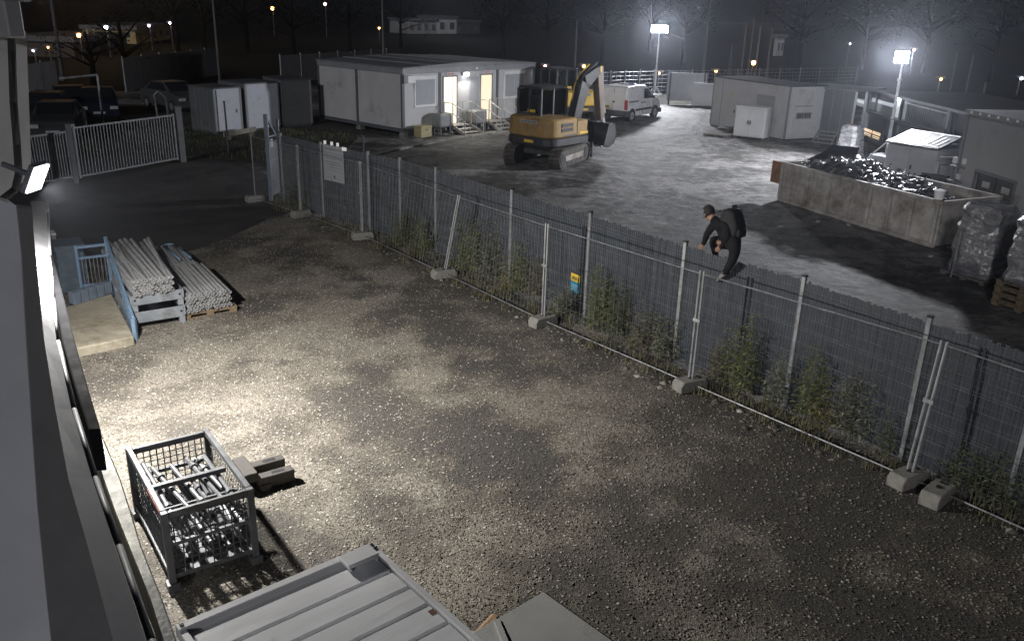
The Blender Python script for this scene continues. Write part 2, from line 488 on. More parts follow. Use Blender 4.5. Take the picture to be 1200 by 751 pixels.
# grass tufts along the verge
def blades(name, spots, hmin, hmax, matl, per=14, spread=.12, wd=.008):
    vs, fs = [], []
    for (x, y) in spots:
        for _ in range(per):
            a = random.random() * 6.283; r = random.random() * spread; h = random.uniform(hmin, hmax)
            bx, by = x + math.cos(a) * r, y + math.sin(a) * r
            lean = random.uniform(.1, .6) * h; b = random.random() * 6.283
            dx, dy = math.cos(b), math.sin(b); n0 = len(vs)
            vs += [(bx - dy * wd, by + dx * wd, 0), (bx + dy * wd, by - dx * wd, 0),
                   (bx + dx * lean * .4 + dy * wd * .7, by + dy * lean * .4 - dx * wd * .7, h * .6), (bx + dx * lean * .4 - dy * wd * .7, by + dy * lean * .4 + dx * wd * .7, h * .6),
                   (bx + dx * lean, by + dy * lean, h)]
            fs += [(n0, n0 + 1, n0 + 2, n0 + 3), (n0 + 3, n0 + 2, n0 + 4)]
    m = MB(); m.v, m.f = vs, fs
    return m.build(name, matl)
GRASS = mat('dull_grass', (.075, .085, .04), .9, 0, .4, 3, 0)
GRASSD = mat('dry_grass', (.115, .105, .06), .9, 0, .4, 3, 0)
sp = []
while len(sp) < 420:
    x = random.uniform(-7.3, 7.6); y = line_y(HERAS, x) + random.uniform(-.15, 1.15) ** 1
    if fbm(x, y, 1.5, 3) > random.uniform(-.5, .3): sp.append((x, y))
tag(blades('grass', sp, .05, .22, GRASSD, 14, .14), 'thin dull grass growing between the two fence lines', 'grass', kind='stuff')
sp = [(random.uniform(-20, -7), random.uniform(32, 40)) for _ in range(500)]
tag(blades('verge_grass', sp, .06, .22, GRASS, 14, .3, .012), 'dark grass on the soil verge behind the lane', 'grass', kind='stuff')

FARDARK = mat('far_dark_sheet', (.016, .017, .016), 1.0, 0, .5, .08, 0, spec=.1)  # near-black sheet added over the far ground, night dark put into its colour
fl_ = MB()
vs = []; NF = 60
for k in range(NF + 1):
    x = -420 + 840 * k / NF; y = 63 + 3 * fbm(x, 0, .05, 3) + (0 if x > -14 else max(-12, (x + 14) * .8))
    vs += [(x, y, .008), (x, 479, .008)]
fl_.add(vs, [(2 * k, 2 * k + 2, 2 * k + 3, 2 * k + 1) for k in range(NF)])
structure(fl_.build('far_dark_sheet', FARDARK))

# the far yard: rutted packed dirt with real relief
RUTS = [[(0, 20), (3, 27), (6, 33), (8, 41), (8, 50), (5, 58)], [(-3, 30), (2, 29), (6, 26), (8, 21), (10, 16)], [(-2, 36), (3, 38), (7, 42), (9.5, 49), (11, 57)], [(1, 18), (5, 23), (7, 29), (8.5, 36), (9.5, 44)]]
SEG = []
for r_ in RUTS:
    P_ = []
    for k in range(len(r_) - 1):
        a, b = r_[k], r_[k + 1]; p_ = r_[max(0, k - 1)]; n_ = r_[min(len(r_) - 1, k + 2)]
        for q in range(8):
            t = q / 8
            P_.append(tuple(.5 * (2 * a[i] + (b[i] - p_[i]) * t + (2 * p_[i] - 5 * a[i] + 4 * b[i] - n_[i]) * t * t + (3 * a[i] - p_[i] - 3 * b[i] + n_[i]) * t ** 3) for i in (0, 1)))
    SEG.append(np.array(P_))
DS = .22
dx_ = np.arange(-7, 18.01, DS); dy_ = np.arange(12, 62.5, DS)
dv = []; df = []; di = {}
for j, y in enumerate(dy_):
    for i, x in enumerate(dx_):
        z = .018 * (1 + fbm(x, y, .9, 5)) + .014 * (1 + fbm(x + 3, y, 3.1, 3)) * .5
        for P_ in SEG:
            dm = np.sqrt(((P_ - (x, y)) ** 2).sum(1)).min()
            for o_ in (.75,):
                e = abs(dm - o_)
                if e < .3: z += .028 * math.cos(e / .3 * math.pi) - .01
        di[i, j] = len(dv); dv.append((x, y, max(.006, .012 + z)))
for j in range(len(dy_) - 1):
    for i in range(len(dx_) - 1):
        if dy_[j] > line_y(FPOST, dx_[i]) + .15 and (dx_[i] > -5.2 + .3 * fbm(0, dy_[j], 1, 3) or dy_[j] > 28) and dx_[i] - dy_[j] * .0 < 15.2 and (dx_[i] > -4.8 or dy_[j] < 38):
            df.append((di[i, j], di[i + 1, j], di[i + 1, j + 1], di[i, j + 1]))
us = sorted({k for f in df for k in f}); rm_ = {k: q for q, k in enumerate(us)}
o = MB(); o.v = [dv[k] for k in us]; o.f = [tuple(rm_[k] for k in f) for f in df]
structure(o.build('dirt_yard', GRM, smooth=True))
# bigger loose stones along the foot of the temporary panels
pts = []
for k in range(420):
    x = random.uniform(-6.5, 7.5); y = line_y(HERAS, x) + random.gauss(-.12, .22)
    if fbm(x, y, .9, 3) > random.uniform(-.5, .5): pts.append((x, y, .015))
o = scatter_stones('edge_stones', np.array(pts), .02, .075, PEB, .7)
tag(o, 'bigger pale stones along the foot of the temporary panels', 'stones', kind='stuff')

# ------------------------------------------------------------------ fences
FGALV = mat('fence_galvanised', (.33, .335, .35), .5, .4, .2, 6, .1, 60, dirt=(.14, .13, .12), dirt_amt=.35)
SLAT = mat('slat_blue_grey', (.040, .048, .060), .55, .1, .25, 2.5, .1, 40, dirt=(.06, .06, .06), dirt_amt=.3, stretch=(8, 8, 1))
fx = thing('mesh_fence', FPOST[0], 0, 'long fixed mesh fence with dark blue grey slats between the two yards', 'fence')
off = FPOST[0]
FH = 2.04
for i, p in enumerate(FPOST):
    m = MB(off)
    m.box((p.x, p.y, FH / 2 + .03), (.06, .06, FH + .06), -.75)
    o = m.build('post', FGALV, fx, bevel=.006)
    MB(off).box((p.x, p.y, FH + .075), (.07, .07, .03), -.75).build('cap', RUBBER, o)
bm_slats = []
for a, b in zip(FPOST[:-1], FPOST[1:]):
    d = (b - a); ln = d.length; d = d / ln; nrm = Vector((d.y, -d.x, 0))
    if nrm.dot(-a) < 0: nrm = -nrm
    m = MB(off); k = .05
    while k < ln - .03:
        c = a + d * k
        h = FH - .06 + random.uniform(-.025, .025)
        rz = math.atan2(d.y, d.x) + random.uniform(-.16, .16)
        m.box((c.x, c.y, .05 + h / 2), (.0505, .005, h), rz)
        k += .052
    m.build('slat_infill', SLAT, fx, kind='stuff')
    m = MB(off)
    for z in (.06, .26, .46, .66, .70, .9, 1.1, 1.3, 1.34, 1.5, 1.7, 1.86, 1.92):
        q = nrm * .02
        m.tube(a + q + Vector((0, 0, z)), b + q + Vector((0, 0, z)), .0028, 4, cap=False)
    k = .05
    while k < ln:
        c = a + d * k + nrm * .016
        m.tube(c + Vector((0, 0, .03)), c + Vector((0, 0, FH)), .0026, 3, cap=False); k += .052
    m.build('wire_mesh', GALVD, fx, kind='stuff')

# temporary panels on concrete feet in front
HTOP = []
for i, p in enumerate(HERAS):
    t = p + Vector((0, 0, 2.0))
    if i == 3: t += Vector((.34, -.12, -.1))
    if i == 6: t += Vector((.12, .05, 0))
    HTOP.append(t)
PLAB = ['temporary mesh panel on the bare stretch left of the weeds, nearest the gate frame', 'temporary mesh panel hung in front of the white notice board',
        'temporary mesh panel between the notice board and the leaning tube joint', 'temporary mesh panel leaning at its left end, behind it the tallest green weeds',
        'temporary mesh panel with the small blue and yellow sign behind it', 'temporary mesh panel below the climbing person, ending at the double concrete feet',
        'nearest temporary mesh panel at the right edge of the picture']
for i in range(len(HERAS) - 1):
    a, b, ta, tb = HERAS[i], HERAS[i + 1], HTOP[i], HTOP[i + 1]
    d = (b - a).normalized()
    t = thing('temporary_fence_panel', a, 0, PLAB[i], 'fence panel', 'temporary mesh panels in front of the fixed fence')
    a2, b2, ta2, tb2 = a + d * .035, b - d * .035, ta + d * .035, tb - d * .035
    up = Vector((0, 0, .12))
    m = MB(a); m.tube(a2, ta2, .019, 8); m.build('upright', FGALV, t)
    m = MB(a); m.tube(b2, tb2, .019, 8); m.build('upright', FGALV, t)
    m = MB(a); m.tube(ta2 - Vector((0, 0, .05)), tb2 - Vector((0, 0, .05)), .010, 5); m.build('top_rail', GALVD, t)
    m = MB(a); m.tube(a2 + up, b2 + up, .013, 6); m.build('bottom_rail', GALVD, t)
    m = MB(a)
    n = 30
    for k in range(1, n):
        s = k / n
        m.tube(a2.lerp(b2, s) + up, ta2.lerp(tb2, s) - Vector((0, 0, .05)), .0017, 3, cap=False)
    for k in range(1, 9):
        s = k / 9
        m.tube((a2 + up).lerp(ta2, s), (b2 + up).lerp(tb2, s), .0017, 3, cap=False)
    m.build('wire_mesh', GALVD, t, kind='stuff')
    if i < len(HERAS) - 2:
        q = b.lerp(tb, .6)
        MB(a).box((q.x, q.y, q.z), (.13, .05, .05), math.atan2(d.y, d.x)).build('clamp', GALV, t)

def foot(p, rz, lab):
    t = thing('concrete_foot', p, rz, lab, 'concrete foot', 'concrete feet under the temporary panels')
    m = MB(); m.prism([(-.27, 0), (.27, 0), (.27, .12), (.22, .19), (-.22, .19), (-.27, .12)], -.125, .125)
    m.build('block', CONCD, t, bevel=.012)
    MB().tube((0, 0, .18), (0, 0, .20), .04, 8).build('socket', DARK, t)
    m = MB(); m.box((.15, 0, .191), (.05, .1, .01)); m.build('hand_slot', DARK, t)
    return t
FLAB = ['flat concrete foot half buried under the left end panel by the gate frame', 'pale concrete foot at the notice board', 'low concrete foot in the stones below the first thin weeds',
        'concrete foot under the leaning pair of tubes', 'concrete foot under the tube joint left of the small blue and yellow sign', 'concrete foot under the tube joint below the climbing person',
        'concrete foot under the right hand tube joint']
for i in range(len(FLAB)):
    d = HERAS[min(i + 1, 7)] - HERAS[min(i, 6)]
    foot(HERAS[i] + Vector((0, 0, .02)), math.atan2(d.y, d.x) + 1.45 + .12 * math.sin(i * 2.1), FLAB[i])
foot(at(1090, 585) + Vector((.05, -.05, .02)), .75, 'spare concrete foot lying loose to the right of another foot')

# sign boards on the fence
def on_fence(px, py, dn=.05, i=None):
    """point on the fixed fence's face at a pixel"""
    best = None
    for a, b in zip(FPOST[:-1], FPOST[1:]):
        d = (b - a).normalized(); n = Vector((d.y, -d.x, 0))
        if n.dot(-a) < 0: n = -n
        q = ray_plane(px, py, a + n * dn, n)
        s = (q - a).dot(d)
        if -.05 <= s <= (b - a).length + .05: return q, d, n
    return q, d, n
q, d, n = on_fence(392, 213, .06)
t = thing('notice_board', q, math.atan2(d.y, d.x), 'pale grey notice board with small white caps on top, hung on the fence', 'notice board')
SIGNB = mat('board_grey', (.36, .37, .39), .5, 0, .06, 3, 0)
m = MB(); m.box((0, 0, .48), (.86, .012, .96)); m.build('panel', SIGNB, t)
for z, l, o_ in ((.86, .8, 0), (.62, .7, .03), (.52, .62, -.05), (.45, .66, .02), (.38, .5, .06)):
    m = MB(); m.box((o_, -.009, z), (l, .004, .022 if z < .8 else .05), 0); m.build('print_line', TRIMG, t)
m = MB(); m.box((.02, -.009, .13), (.07, .004, .07)); m.build('print_mark', TRIM, t)
CAPW = mat('reflector_glow', (.85, .85, .85), .3, 0, .05, 5, 0, emit=((1, .95, .9), .25))  # caps and clip glow faintly by themselves, imitating reflected light
for x in (-.34, -.05, .2): MB().tube((x, 0, .97), (x, 0, 1.06), .035, 8).build('reflector', CAPW, t, smooth=False)
m = MB(); m.box((.47, 0, .93), (.16, .03, .09)); m.build('clip', CAPW, t)
q, d, n = on_fence(674, 333, .05)
t = thing('small_sign', q, math.atan2(d.y, d.x), 'small yellow over blue sign plate on the fence above the weeds', 'sign')
TEAL = mat('sign_blue', (.05, .22, .32), .5, 0, .1, 5, 0)
SY = mat('sign_yellow', (.75, .52, .05), .5, 0, .08, 5, 0)
MB().box((0, 0, -.06), (.26, .008, .22)).build('blue_field', TEAL, t)
MB().box((0, 0, .13), (.26, .008, .15)).build('yellow_field', SY, t)
for k in range(5): MB().box((-.09 + .045 * k, -.006, .11 + .01 * (k % 2)), (.026, .004, .07)).build('letter', DARK, t)
m = MB()
for k in range(3): m.box((0, -.006, -.03 - .045 * k), (.19, .004, .014))
m.build('small_print', mat('print_pale', (.25, .4, .5), .6, 0, .1, 5, 0), t)

# ------------------------------------------------------------------ weeds between the two fences
LEAF = {'green': mat('leaf_green', (.17, .19, .085), .75, 0, .4, 9, 0), 'grey': mat('leaf_grey_green', (.19, .20, .145), .8, 0, .4, 9, 0),
        'yellow': mat('leaf_yellow', (.24, .205, .09), .8, 0, .4, 9, 0), 'dry': mat('leaf_dry', (.17, .15, .10), .85, 0, .4, 9, 0), 'dark': mat('leaf_dark', (.095, .11, .06), .8, 0, .4, 9, 0)}
STEM = mat('weed_stem', (.13, .12, .07), .8, 0, .3, 8, 0)
def weed(px, py, h, kind, ns, lab, spread=.28, leaf=.075, back=.35, sh=None):
    p = at(px, py)
    y0 = line_y(HERAS, p.x) + back
    p = Vector((p.x, max(p.y, y0), 0)) if back else p
    t = thing('weed', p, 0, lab, 'weed', 'weeds between the two fences')
    st, lf = MB(), MB()
    for _ in range(ns):
        a = random.random() * 6.283; r = spread * math.sqrt(random.random())
        b = Vector((math.cos(a) * r * 1.0, math.sin(a) * r * .7, 0))
        hh = h * random.uniform(.55, 1.05)
        lean = Vector((random.gauss(0, .06), random.gauss(0, .05), 0)) * hh
        cv = Vector((random.gauss(0, .05), random.gauss(0, .05), 0)) * hh
        P = [b + lean * s + cv * math.sin(3.1 * s) + Vector((0, 0, hh * s)) for s in (0, .33, .66, 1)]
        for k in range(3): st.tube(P[k], P[k + 1], .006 - .0015 * k, 3, .0048 - .0015 * k, cap=False)
        nl = int(26 * hh + 8)
        for k in range(nl):
            s = .12 + .88 * (k + random.random()) / nl
            i = min(2, int(s * 3)); c = P[i].lerp(P[i + 1], s * 3 - i)
            a2 = random.random() * 6.283; L = leaf * random.uniform(.6, 1.5) * (1.25 - .6 * s)
            dr = Vector((math.cos(a2), math.sin(a2), random.uniform(-.35, .75))).normalized()
            sd_ = dr.cross(Vector((0, 0, 1))).normalized() * L * random.uniform(.16, .30)
            c0 = c + dr * random.uniform(0, .05)
            tip = c0 + dr * L + Vector((0, 0, -L * .3)); md = c0 + dr * L * .5
            lf.add([c0, md + sd_, tip, md - sd_], [(0, 1, 2), (0, 2, 3)])
            if random.random() < .45:   # side sprig
                for q in range(3):
                    a3 = a2 + random.uniform(-.7, .7); d3 = Vector((math.cos(a3), math.sin(a3), random.uniform(-.1, .9))).normalized()
                    e0 = c + dr * (.05 + .05 * q); s3 = d3.cross(Vector((0, 0, 1))).normalized() * L * .17
                    lf.add([e0, e0 + d3 * L * .4 + s3, e0 + d3 * L * .8, e0 + d3 * L * .4 - s3], [(0, 1, 2), (0, 2, 3)])
    st.build('stem', STEM, t, kind='stuff'); lf.build('foliage', LEAF[kind], t)
W = [
 (345, 246, .75, 'dark', 14, 'dark low weed at the foot of the fence beside the gate frame', .4),
 (366, 248, .6, 'green', 12, 'low green weed between the gate frame and the notice board', .35),
 (392, 256, .95, 'dry', 14, 'dry brownish weed right under the white notice board', .35),
 (418, 262, .85, 'grey', 14, 'thin grey green weed just right of the notice board', .4),
 (448, 270, .95, 'dry', 14, 'sparse dry weed midway between the notice board and the leaning tubes', .4),
 (472, 288, .75, 'green', 16, 'yellowish green weed at the post left of the leaning tubes', .35),
 (495, 298, .8, 'green', 14, 'bushy green weed just left of the leaning tubes', .3),
 (545, 322, 1.25, 'green', 22, 'tall dense green weed just right of the leaning tubes', .4),
 (572, 330, 1.3, 'grey', 22, 'tallest grey green weed, rising between the leaning tubes and the next post', .4),
 (592, 345, .7, 'yellow', 9, 'yellow leaved weed in front of the tall green weeds', .16),
 (607, 345, 1.0, 'green', 14, 'upright green weed directly right of the yellow leaved one', .25),
 (628, 352, .9, 'dry', 13, 'dry grey weed beside the tube joint left of the small sign', .3),
 (662, 372, .55, 'grey', 20, 'pale grey green bush right below the small blue and yellow sign', .32),
 (700, 388, 1.05, 'green', 22, 'tall green weed right of the small blue and yellow sign', .34),
 (722, 396, .95, 'dark', 18, 'dark leafy weed midway between the small sign and the climbing person', .34),
 (752, 412, .75, 'dry', 14, 'low brown weed left of the post near the climbing person', .36),
 (778, 420, .7, 'grey', 14, 'low grey green weed against the post left of the climbing person', .32),
 (866, 462, 1.15, 'green', 18, 'tall bright green weed below and right of the climbing person', .26),
 (838, 450, .65, 'dry', 12, 'low dry weed at the tube joint below the climbing person', .35),
 (905, 478, .85, 'grey', 12, 'slim pointed weed midway between the climbing person and the next post', .2),
 (948, 494, 1.1, 'green', 18, 'tall leafy weed just right of the leaning galvanised post', .24),
 (965, 505, .6, 'yellow', 7, 'small yellow weed at the foot of the tall leafy weed', .12),
 (990, 512, .95, 'grey', 16, 'first of two upright grey green weeds left of the double concrete feet', .2),
 (1012, 520, 1.0, 'grey', 16, 'broad weed just left of the tubes over the double concrete feet', .26),
 (1046, 536, .6, 'dark', 12, 'low dark weed behind the tubes over the double concrete feet', .3),
 (1120, 575, .55, 'dark', 12, 'low dark weed just right of the double concrete feet', .35),
 (1158, 590, .7, 'dark', 12, 'dark weed at the last post by the right edge of the picture', .35),
 (1188, 602, .6, 'dark', 12, 'rightmost dark weed at the edge of the picture', .35),
]
for x, y, h, k, ns, lab, spd in W: weed(x, y, h * 1.15, k, int(ns * .95), lab, spd * .72)

# ------------------------------------------------------------------ person climbing the fence
q0, dF, nF = on_fence(848, 300, 0)
def J(px, py, dn):      # a joint dn metres in front of the fence plane
    return ray_plane(px, py, q0 + nF * dn, nF)
CLOTH = mat('dark_jacket', (.013, .013, .015), .9, 0, .35, 9, .5, 70, spec=.15)
TROU = mat('dark_trousers', (.016, .016, .018), .9, 0, .35, 9, .5, 70, spec=.15)
SKIN = mat('skin', (.30, .18, .12), .55, 0, .1, 12, .05, 60)
SHOE = mat('grey_shoe', (.22, .21, .21), .6, 0, .3, 12, .2, 60)
HAIR = mat('dark_hair', (.02, .017, .015), .8, 0, .3, 20, .3, 90)
pb = J(848, 300, 0)
org = Vector((pb.x, pb.y, 0))
per = thing('person', org, 0, 'person in dark clothes climbing over the slatted fence, one leg hanging on the near side', 'person')
def skinned(name, nodes, edges, mats, assign, parent, sub=2):
    me = bpy.data.meshes.new(name)
    me.from_pydata([tuple(p - org) for p, r in nodes], edges, [])
    o = bpy.data.objects.new(name, me); sc.collection.objects.link(o)
    sk = o.modifiers.new('skin', 'SKIN')
    me.skin_vertices  # created by the modifier
    for i, (p, r) in enumerate(nodes):
        v = me.skin_vertices[0].data[i]; v.radius = (r, r) if not isinstance(r, tuple) else r
        v.use_root = (i == 0)
    s = o.modifiers.new('sub', 'SUBSURF'); s.levels = sub; s.render_levels = sub
    dg = bpy.context.evaluated_depsgraph_get()
    me2 = bpy.data.meshes.new_from_object(o.evaluated_get(dg))
    o.modifiers.clear(); o.data = me2
    me2.materials.clear()
    for m_ in mats: me2.materials.append(m_)
    cen = [p - org for p, r in nodes]
    for f in me2.polygons:
        f.use_smooth = True
        c = f.center
        f.material_index = assign[min(range(len(cen)), key=lambda i: (cen[i] - c).length)]
    o.parent = parent
    return o
ND = []; ED = []; AS = []
def nd(p, r, a, link=None):
    ND.append((p, r)); AS.append(a)
    if link is not None: ED.append((link, len(ND) - 1))
    return len(ND) - 1
pel = nd(J(861, 284, .03), .155, 1)
wai = nd(J(857, 273, .03), .145, 0, pel)
che = nd(J(847.5, 265, .03), .165, 0, wai)
nec = nd(J(838, 258, .03), .075, 0, che)
hd1 = nd(J(834.5, 255, .03), .075, 2, nec)
hd2 = nd(J(830.5, 251.5, .03), .094, 2, hd1)
hd3 = nd(J(828.5, 247, .03), .086, 2, hd2)
# near leg on this side of the fence
h1 = nd(J(862, 291, .15), .105, 1, pel)
k1 = nd(J(859, 304, .22), .078, 1, h1)
a1 = nd(J(849, 321, .13), .052, 1, k1)
# far leg bent over the top
h2 = nd(J(854, 283, -.12), .10, 1, pel)
k2 = nd(J(835, 281, -.22), .078, 1, h2)
a2 = nd(J(839, 300, -.30), .05, 1, k2)
# arms
s1 = nd(J(837, 263, .12), .082, 0, che)
e1 = nd(J(829, 273, .14), .058, 0, s1)
w1 = nd(J(825, 285, .05), .042, 0, e1)
p1_ = nd(J(823, 288.5, .03), .040, 2, w1)
s2 = nd(J(852, 265, .14), .080, 0, che)
e2 = nd(J(853, 278, .20), .058, 0, s2)
w2 = nd(J(846, 289, .08), .042, 0, e2)
p2_ = nd(J(843, 291.5, .04), .038, 2, w2)
for base, sgn in ((p1_, -1), (p2_, -1)):
    b = ND[base][0]
    for k in range(4):
        o1 = b + dF * (-.03 + .02 * k) + nF * .035 + Vector((0, 0, .005))
        i1 = nd(o1, .0105, 2, base)
        i2 = nd(o1 + nF * .022 + Vector((0, 0, -.028 - .004 * (k % 2))), .0095, 2, i1)
        nd(o1 + nF * .012 + Vector((0, 0, -.056 + .005 * abs(k - 1))), .0085, 2, i2)
    i1 = nd(b - dF * .045 + nF * .005, .0115, 2, base)
    nd(b - dF * .07 + nF * .02 + Vector((0, 0, -.018)), .010, 2, i1)
skinned('body', ND, ED, [CLOTH, TROU, SKIN], AS, per)
# head details: hair cap, ears, nose
hc = ND[hd3][0].lerp(ND[hd2][0], .4)
import bmesh
def ball(name, c, rx, ry, rz_, matl, parent, cut=None, seg=12):
    bm = bmesh.new(); bmesh.ops.create_uvsphere(bm, u_segments=seg, v_segments=8, radius=1)
    if cut is not None:
        bmesh.ops.delete(bm, geom=[v for v in bm.verts if cut(v.co)], context='VERTS')
    me = bpy.data.meshes.new(name)
    for v in bm.verts: v.co = (v.co.x * rx, v.co.y * ry, v.co.z * rz_)
    bm.to_mesh(me); bm.free(); me.materials.append(matl)
    for f in me.polygons: f.use_smooth = True
    o = bpy.data.objects.new(name, me); sc.collection.objects.link(o); o.parent = parent
    o.location = c - (org if parent is per else Vector()); return o
fdir = (-dF * .85 + Vector((0, 0, -.45))).normalized() if dF.x > 0 else (dF * .85 + Vector((0, 0, -.45))).normalized()
hr = ball('hair', hc - fdir * .02, .108, .108, .118, HAIR, per, cut=lambda c: c.dot(fdir) > .45)
fc = ND[hd2][0] + fdir * .085
nose = MB(org); nose.tube(fc + Vector((0, 0, .015)), fc + fdir * .035, .011, 5, .015); nose.build('nose', SKIN, per)
sd_ = fdir.cross(Vector((0, 0, 1))).normalized()
for s in (-1, 1): ball('eye', ND[hd2][0] + fdir * .09 + sd_ * .032 * s + Vector((0, 0, .03)), .011, .011, .011, DARK, per, seg=6)
mo = MB(org); mo.bar(fc + Vector((0, 0, -.035)) - sd_ * .022, fc + Vector((0, 0, -.035)) + sd_ * .022, .012, .01); mo.build('mouth', mat('lips', (.3, .13, .1), .6, 0, .1, 9, 0), per)
for s in (-1, 1): ball('ear', ND[hd2][0] + sd_ * .098 * s, .018, .022, .03, SKIN, per, seg=6)
# shoes
def shoe(ank, toe):
    m = MB(org); d = (toe - ank).normalized()
    s = d.cross(Vector((0, 0, 1))).normalized(); u = s.cross(d)
    secs = []
    for t_, wd, hh in ((-.06, .035, .07), (.0, .042, .085), (.08, .046, .065), (.17, .046, .045), (.22, .025, .025)):
        c = ank + d * t_ - Vector((0, 0, .05))
        secs.append([c - s * wd, c + s * wd, c + s * wd * .8 + u * hh, c - s * wd * .8 + u * hh])
    m.strip(secs); return m.build('shoe', SHOE, per, bevel=.01)
shoe(ND[a1][0], J(840, 329, .06)); shoe(ND[a2][0], ND[a2][0] + dF * (-.2 if dF.x > 0 else .2) + Vector((0, 0, -.1)))
# backpack
bc = J(861, 262, .03)
bk = thing('backpack', Vector((bc.x, bc.y, bc.z - .3)), math.atan2(dF.y, dF.x), 'bulging black backpack worn by the climbing person', 'backpack')
BAG = mat('backpack_black', (.014, .014, .016), .8, 0, .3, 9, .4, 60)
m = MB(); m.prism([(-.12, .10), (.04, .04), (.13, .10), (.14, .28), (.04, .50), (-.08, .54), (-.18, .48), (-.20, .30)], -.14, .14); m.build('bag', BAG, bk, bevel=.05, seg=3, smooth=True)
m = MB(); m.prism([(.10, .10), (.18, .11), (.18, .23), (.10, .29)], -.10, .10); m.build('front_pocket', BAG, bk, bevel=.03, seg=2, smooth=True)
m = MB()
m.bar((-.14, .09, .50), (-.22, .09, .25), .04, .015); m.bar((-.14, -.09, .50), (-.22, -.09, .25), .04, .015); m.build('strap', BAG, bk)
m = MB(); m.bar((-.06, -.03, .56), (-.02, .03, .57), .02, .05); m.build('grab_handle', BAG, bk)

# ------------------------------------------------------------------ our own building on the left, with its floodlight
ROWS = [236, 250, 300, 350, 400, 480, 560, 640, 751, 900]
def line(pxs, z, rows=ROWS): return [at(x, y, z) for x, y in zip(pxs, rows)]
LA = line([21, 24, 30, 32, 34, 39, 43, 52, 64, 80], 2.9)
LB = line([36, 38, 41, 45, 50, 62, 77, 100, 130, 170], 2.6)
LC = line([54, 55, 57, 61, 66, 84, 108, 135, 172, 220], 2.5)
LD = line([55, 56, 58, 62, 68, 87, 112, 140, 178, 227], 2.48)
LE = line([58, 59, 61, 73, 88, 113, 141, 166, 207, 262], 2.0)
CLAD = mat('cladding_slate', (.75, .76, .82), .6, 0, .12, 1.0, .04, 30)
LIGHTM = mat('canopy_metal', (.12, .122, .13), .55, .0, .15, 2.0, .06, 40, dirt=(.2, .2, .2), dirt_amt=.3)
wh = thing('warehouse', LB[3] * 1.0, 0, 'dark slate clad warehouse wall at the left edge with a metal canopy over the dock', 'building')
ow = LB[3]
def sheet(name, la, lb, m, thick, parent=wh, ups=None):
    mb = MB(ow)
    secs = []
    for a, b in zip(la, lb):
        d = Vector((0, 0, -thick))
        secs.append([a, b, b + d, a + d])
    mb.strip(secs); return mb.build(name, m, parent)
wdv = Vector((-.545, .838, 0)); nv = Vector((.838, .545, 0))
def upright(name, pxs, z_at, px_at, m, thick):
    P_ = at(px_at[0], px_at[1], z_at)
    F = [ray_plane(x, y, P_, wdv) for x, y in pxs]; n = len(F)
    mb = MB(ow); mb.add(F + [p + wdv * thick for p in F], [tuple(range(n)), tuple(range(2 * n - 1, n - 1, -1))] + [(k, n + k, n + (k + 1) % n, (k + 1) % n) for k in range(n)])
    return mb.build(name, m, wh)
upright('near_cladding', [(-120, 205), (-10, 232), (10, 238), (21, 246), (28, 300), (33, 390), (40, 500), (47, 600), (56, 690), (78, 900), (-120, 900)], 4.6, (40, 480), CLAD, .05)
SEAL = mat('seal_dark', (.24, .235, .24), .8, 0, .2, 2, .05, 30)
upright('seal', [(20, 243), (37, 246), (43, 310), (52, 400), (65, 480), (80, 560), (103, 640), (133, 751), (173, 900), (76, 900), (54, 690), (45, 600), (38, 500), (31, 390), (26, 300)], 4.68, (60, 480), SEAL, .04)
sheet('canopy', LB, LC, LIGHTM, .08)
mb = MB(ow); mb.path(LD, .022, 8); mb.build('gutter', LIGHTM, wh, smooth=True)
# black door housing then an olive steel trough further along, under the canopy
def beam(name, rows, lx, rx, z, m, depth=.3):
    mb = MB(ow); secs = []
    for y, a, b in zip(rows, lx, rx):
        p, q = at(a, y, z), at(b, y, z)
        secs.append([p, q, q + Vector((0, 0, -depth)), p + Vector((0, 0, -depth))])
    mb.strip(secs); return mb.build(name, m, wh, bevel=.012)
BLK = mat('black_steel', (.008, .008, .009), .9, .0, .3, 4, .1, 40, spec=.05)
OLV = mat('olive_steel', (.11, .105, .08), .5, .2, .3, 2, .2, 20, dirt=(.02, .02, .02), dirt_amt=.75, spec=.15)
beam('door_housing', [262, 300, 350, 400, 450, 503], [54, 58, 64, 73, 87, 104], [58, 62, 75, 88, 102, 118], 2.3, BLK, .4)
beam('steel_trough', [508, 560, 600, 640, 700, 760, 900], [104, 120, 134, 150, 174, 193, 240], [119, 141, 154, 166, 190, 211, 262], 1.5, OLV, .3)
# bright end board behind the lamp and the cable in front of it
pe = at(37, 205, 3.55)
wdv = Vector((-.545, .838, 0)); nv = Vector((.838, .545, 0))
tp = ray_plane(31, 38, pe, wdv); tl = ray_plane(-60, 55, pe, wdv); bl = ray_plane(-60, 285, pe, wdv)
mb = MB(ow); F = [pe, tp, tl, bl]
mb.add(F + [p + wdv * .08 for p in F], [(0, 1, 2, 3), (7, 6, 5, 4), (0, 4, 5, 1), (1, 5, 6, 2), (2, 6, 7, 3), (3, 7, 4, 0)])
mb.build('end_board', PANEL, wh)
mb = MB(ow); mb.path([ray_plane(x, y, pe - wdv * .25, wdv) for x, y in ((12, -30), (13, 20), (14, 60), (16, 120), (20, 170), (22, 205), (18, 222), (0, 236))], .045, 8); mb.build('cable', RUBBER, wh, smooth=True)
q = ray_plane(4, 22, pe - wdv * .1, wdv)
mb = MB(ow); mb.box((q.x, q.y, q.z), (.5, .2, .42), -.57); mb.box((q.x + .2, q.y + .12, q.z + .25), (.2, .12, .12), -.57); mb.build('junction_box', TRIMG, wh, bevel=.02)
mb = MB(ow)
for x, y in ((28, 39), (17, 33)):
    q = ray_plane(x, y, pe - wdv * .03, wdv); mb.tube(q, q - wdv * .05, .025, 6)
mb.build('bolt', GALV, wh)

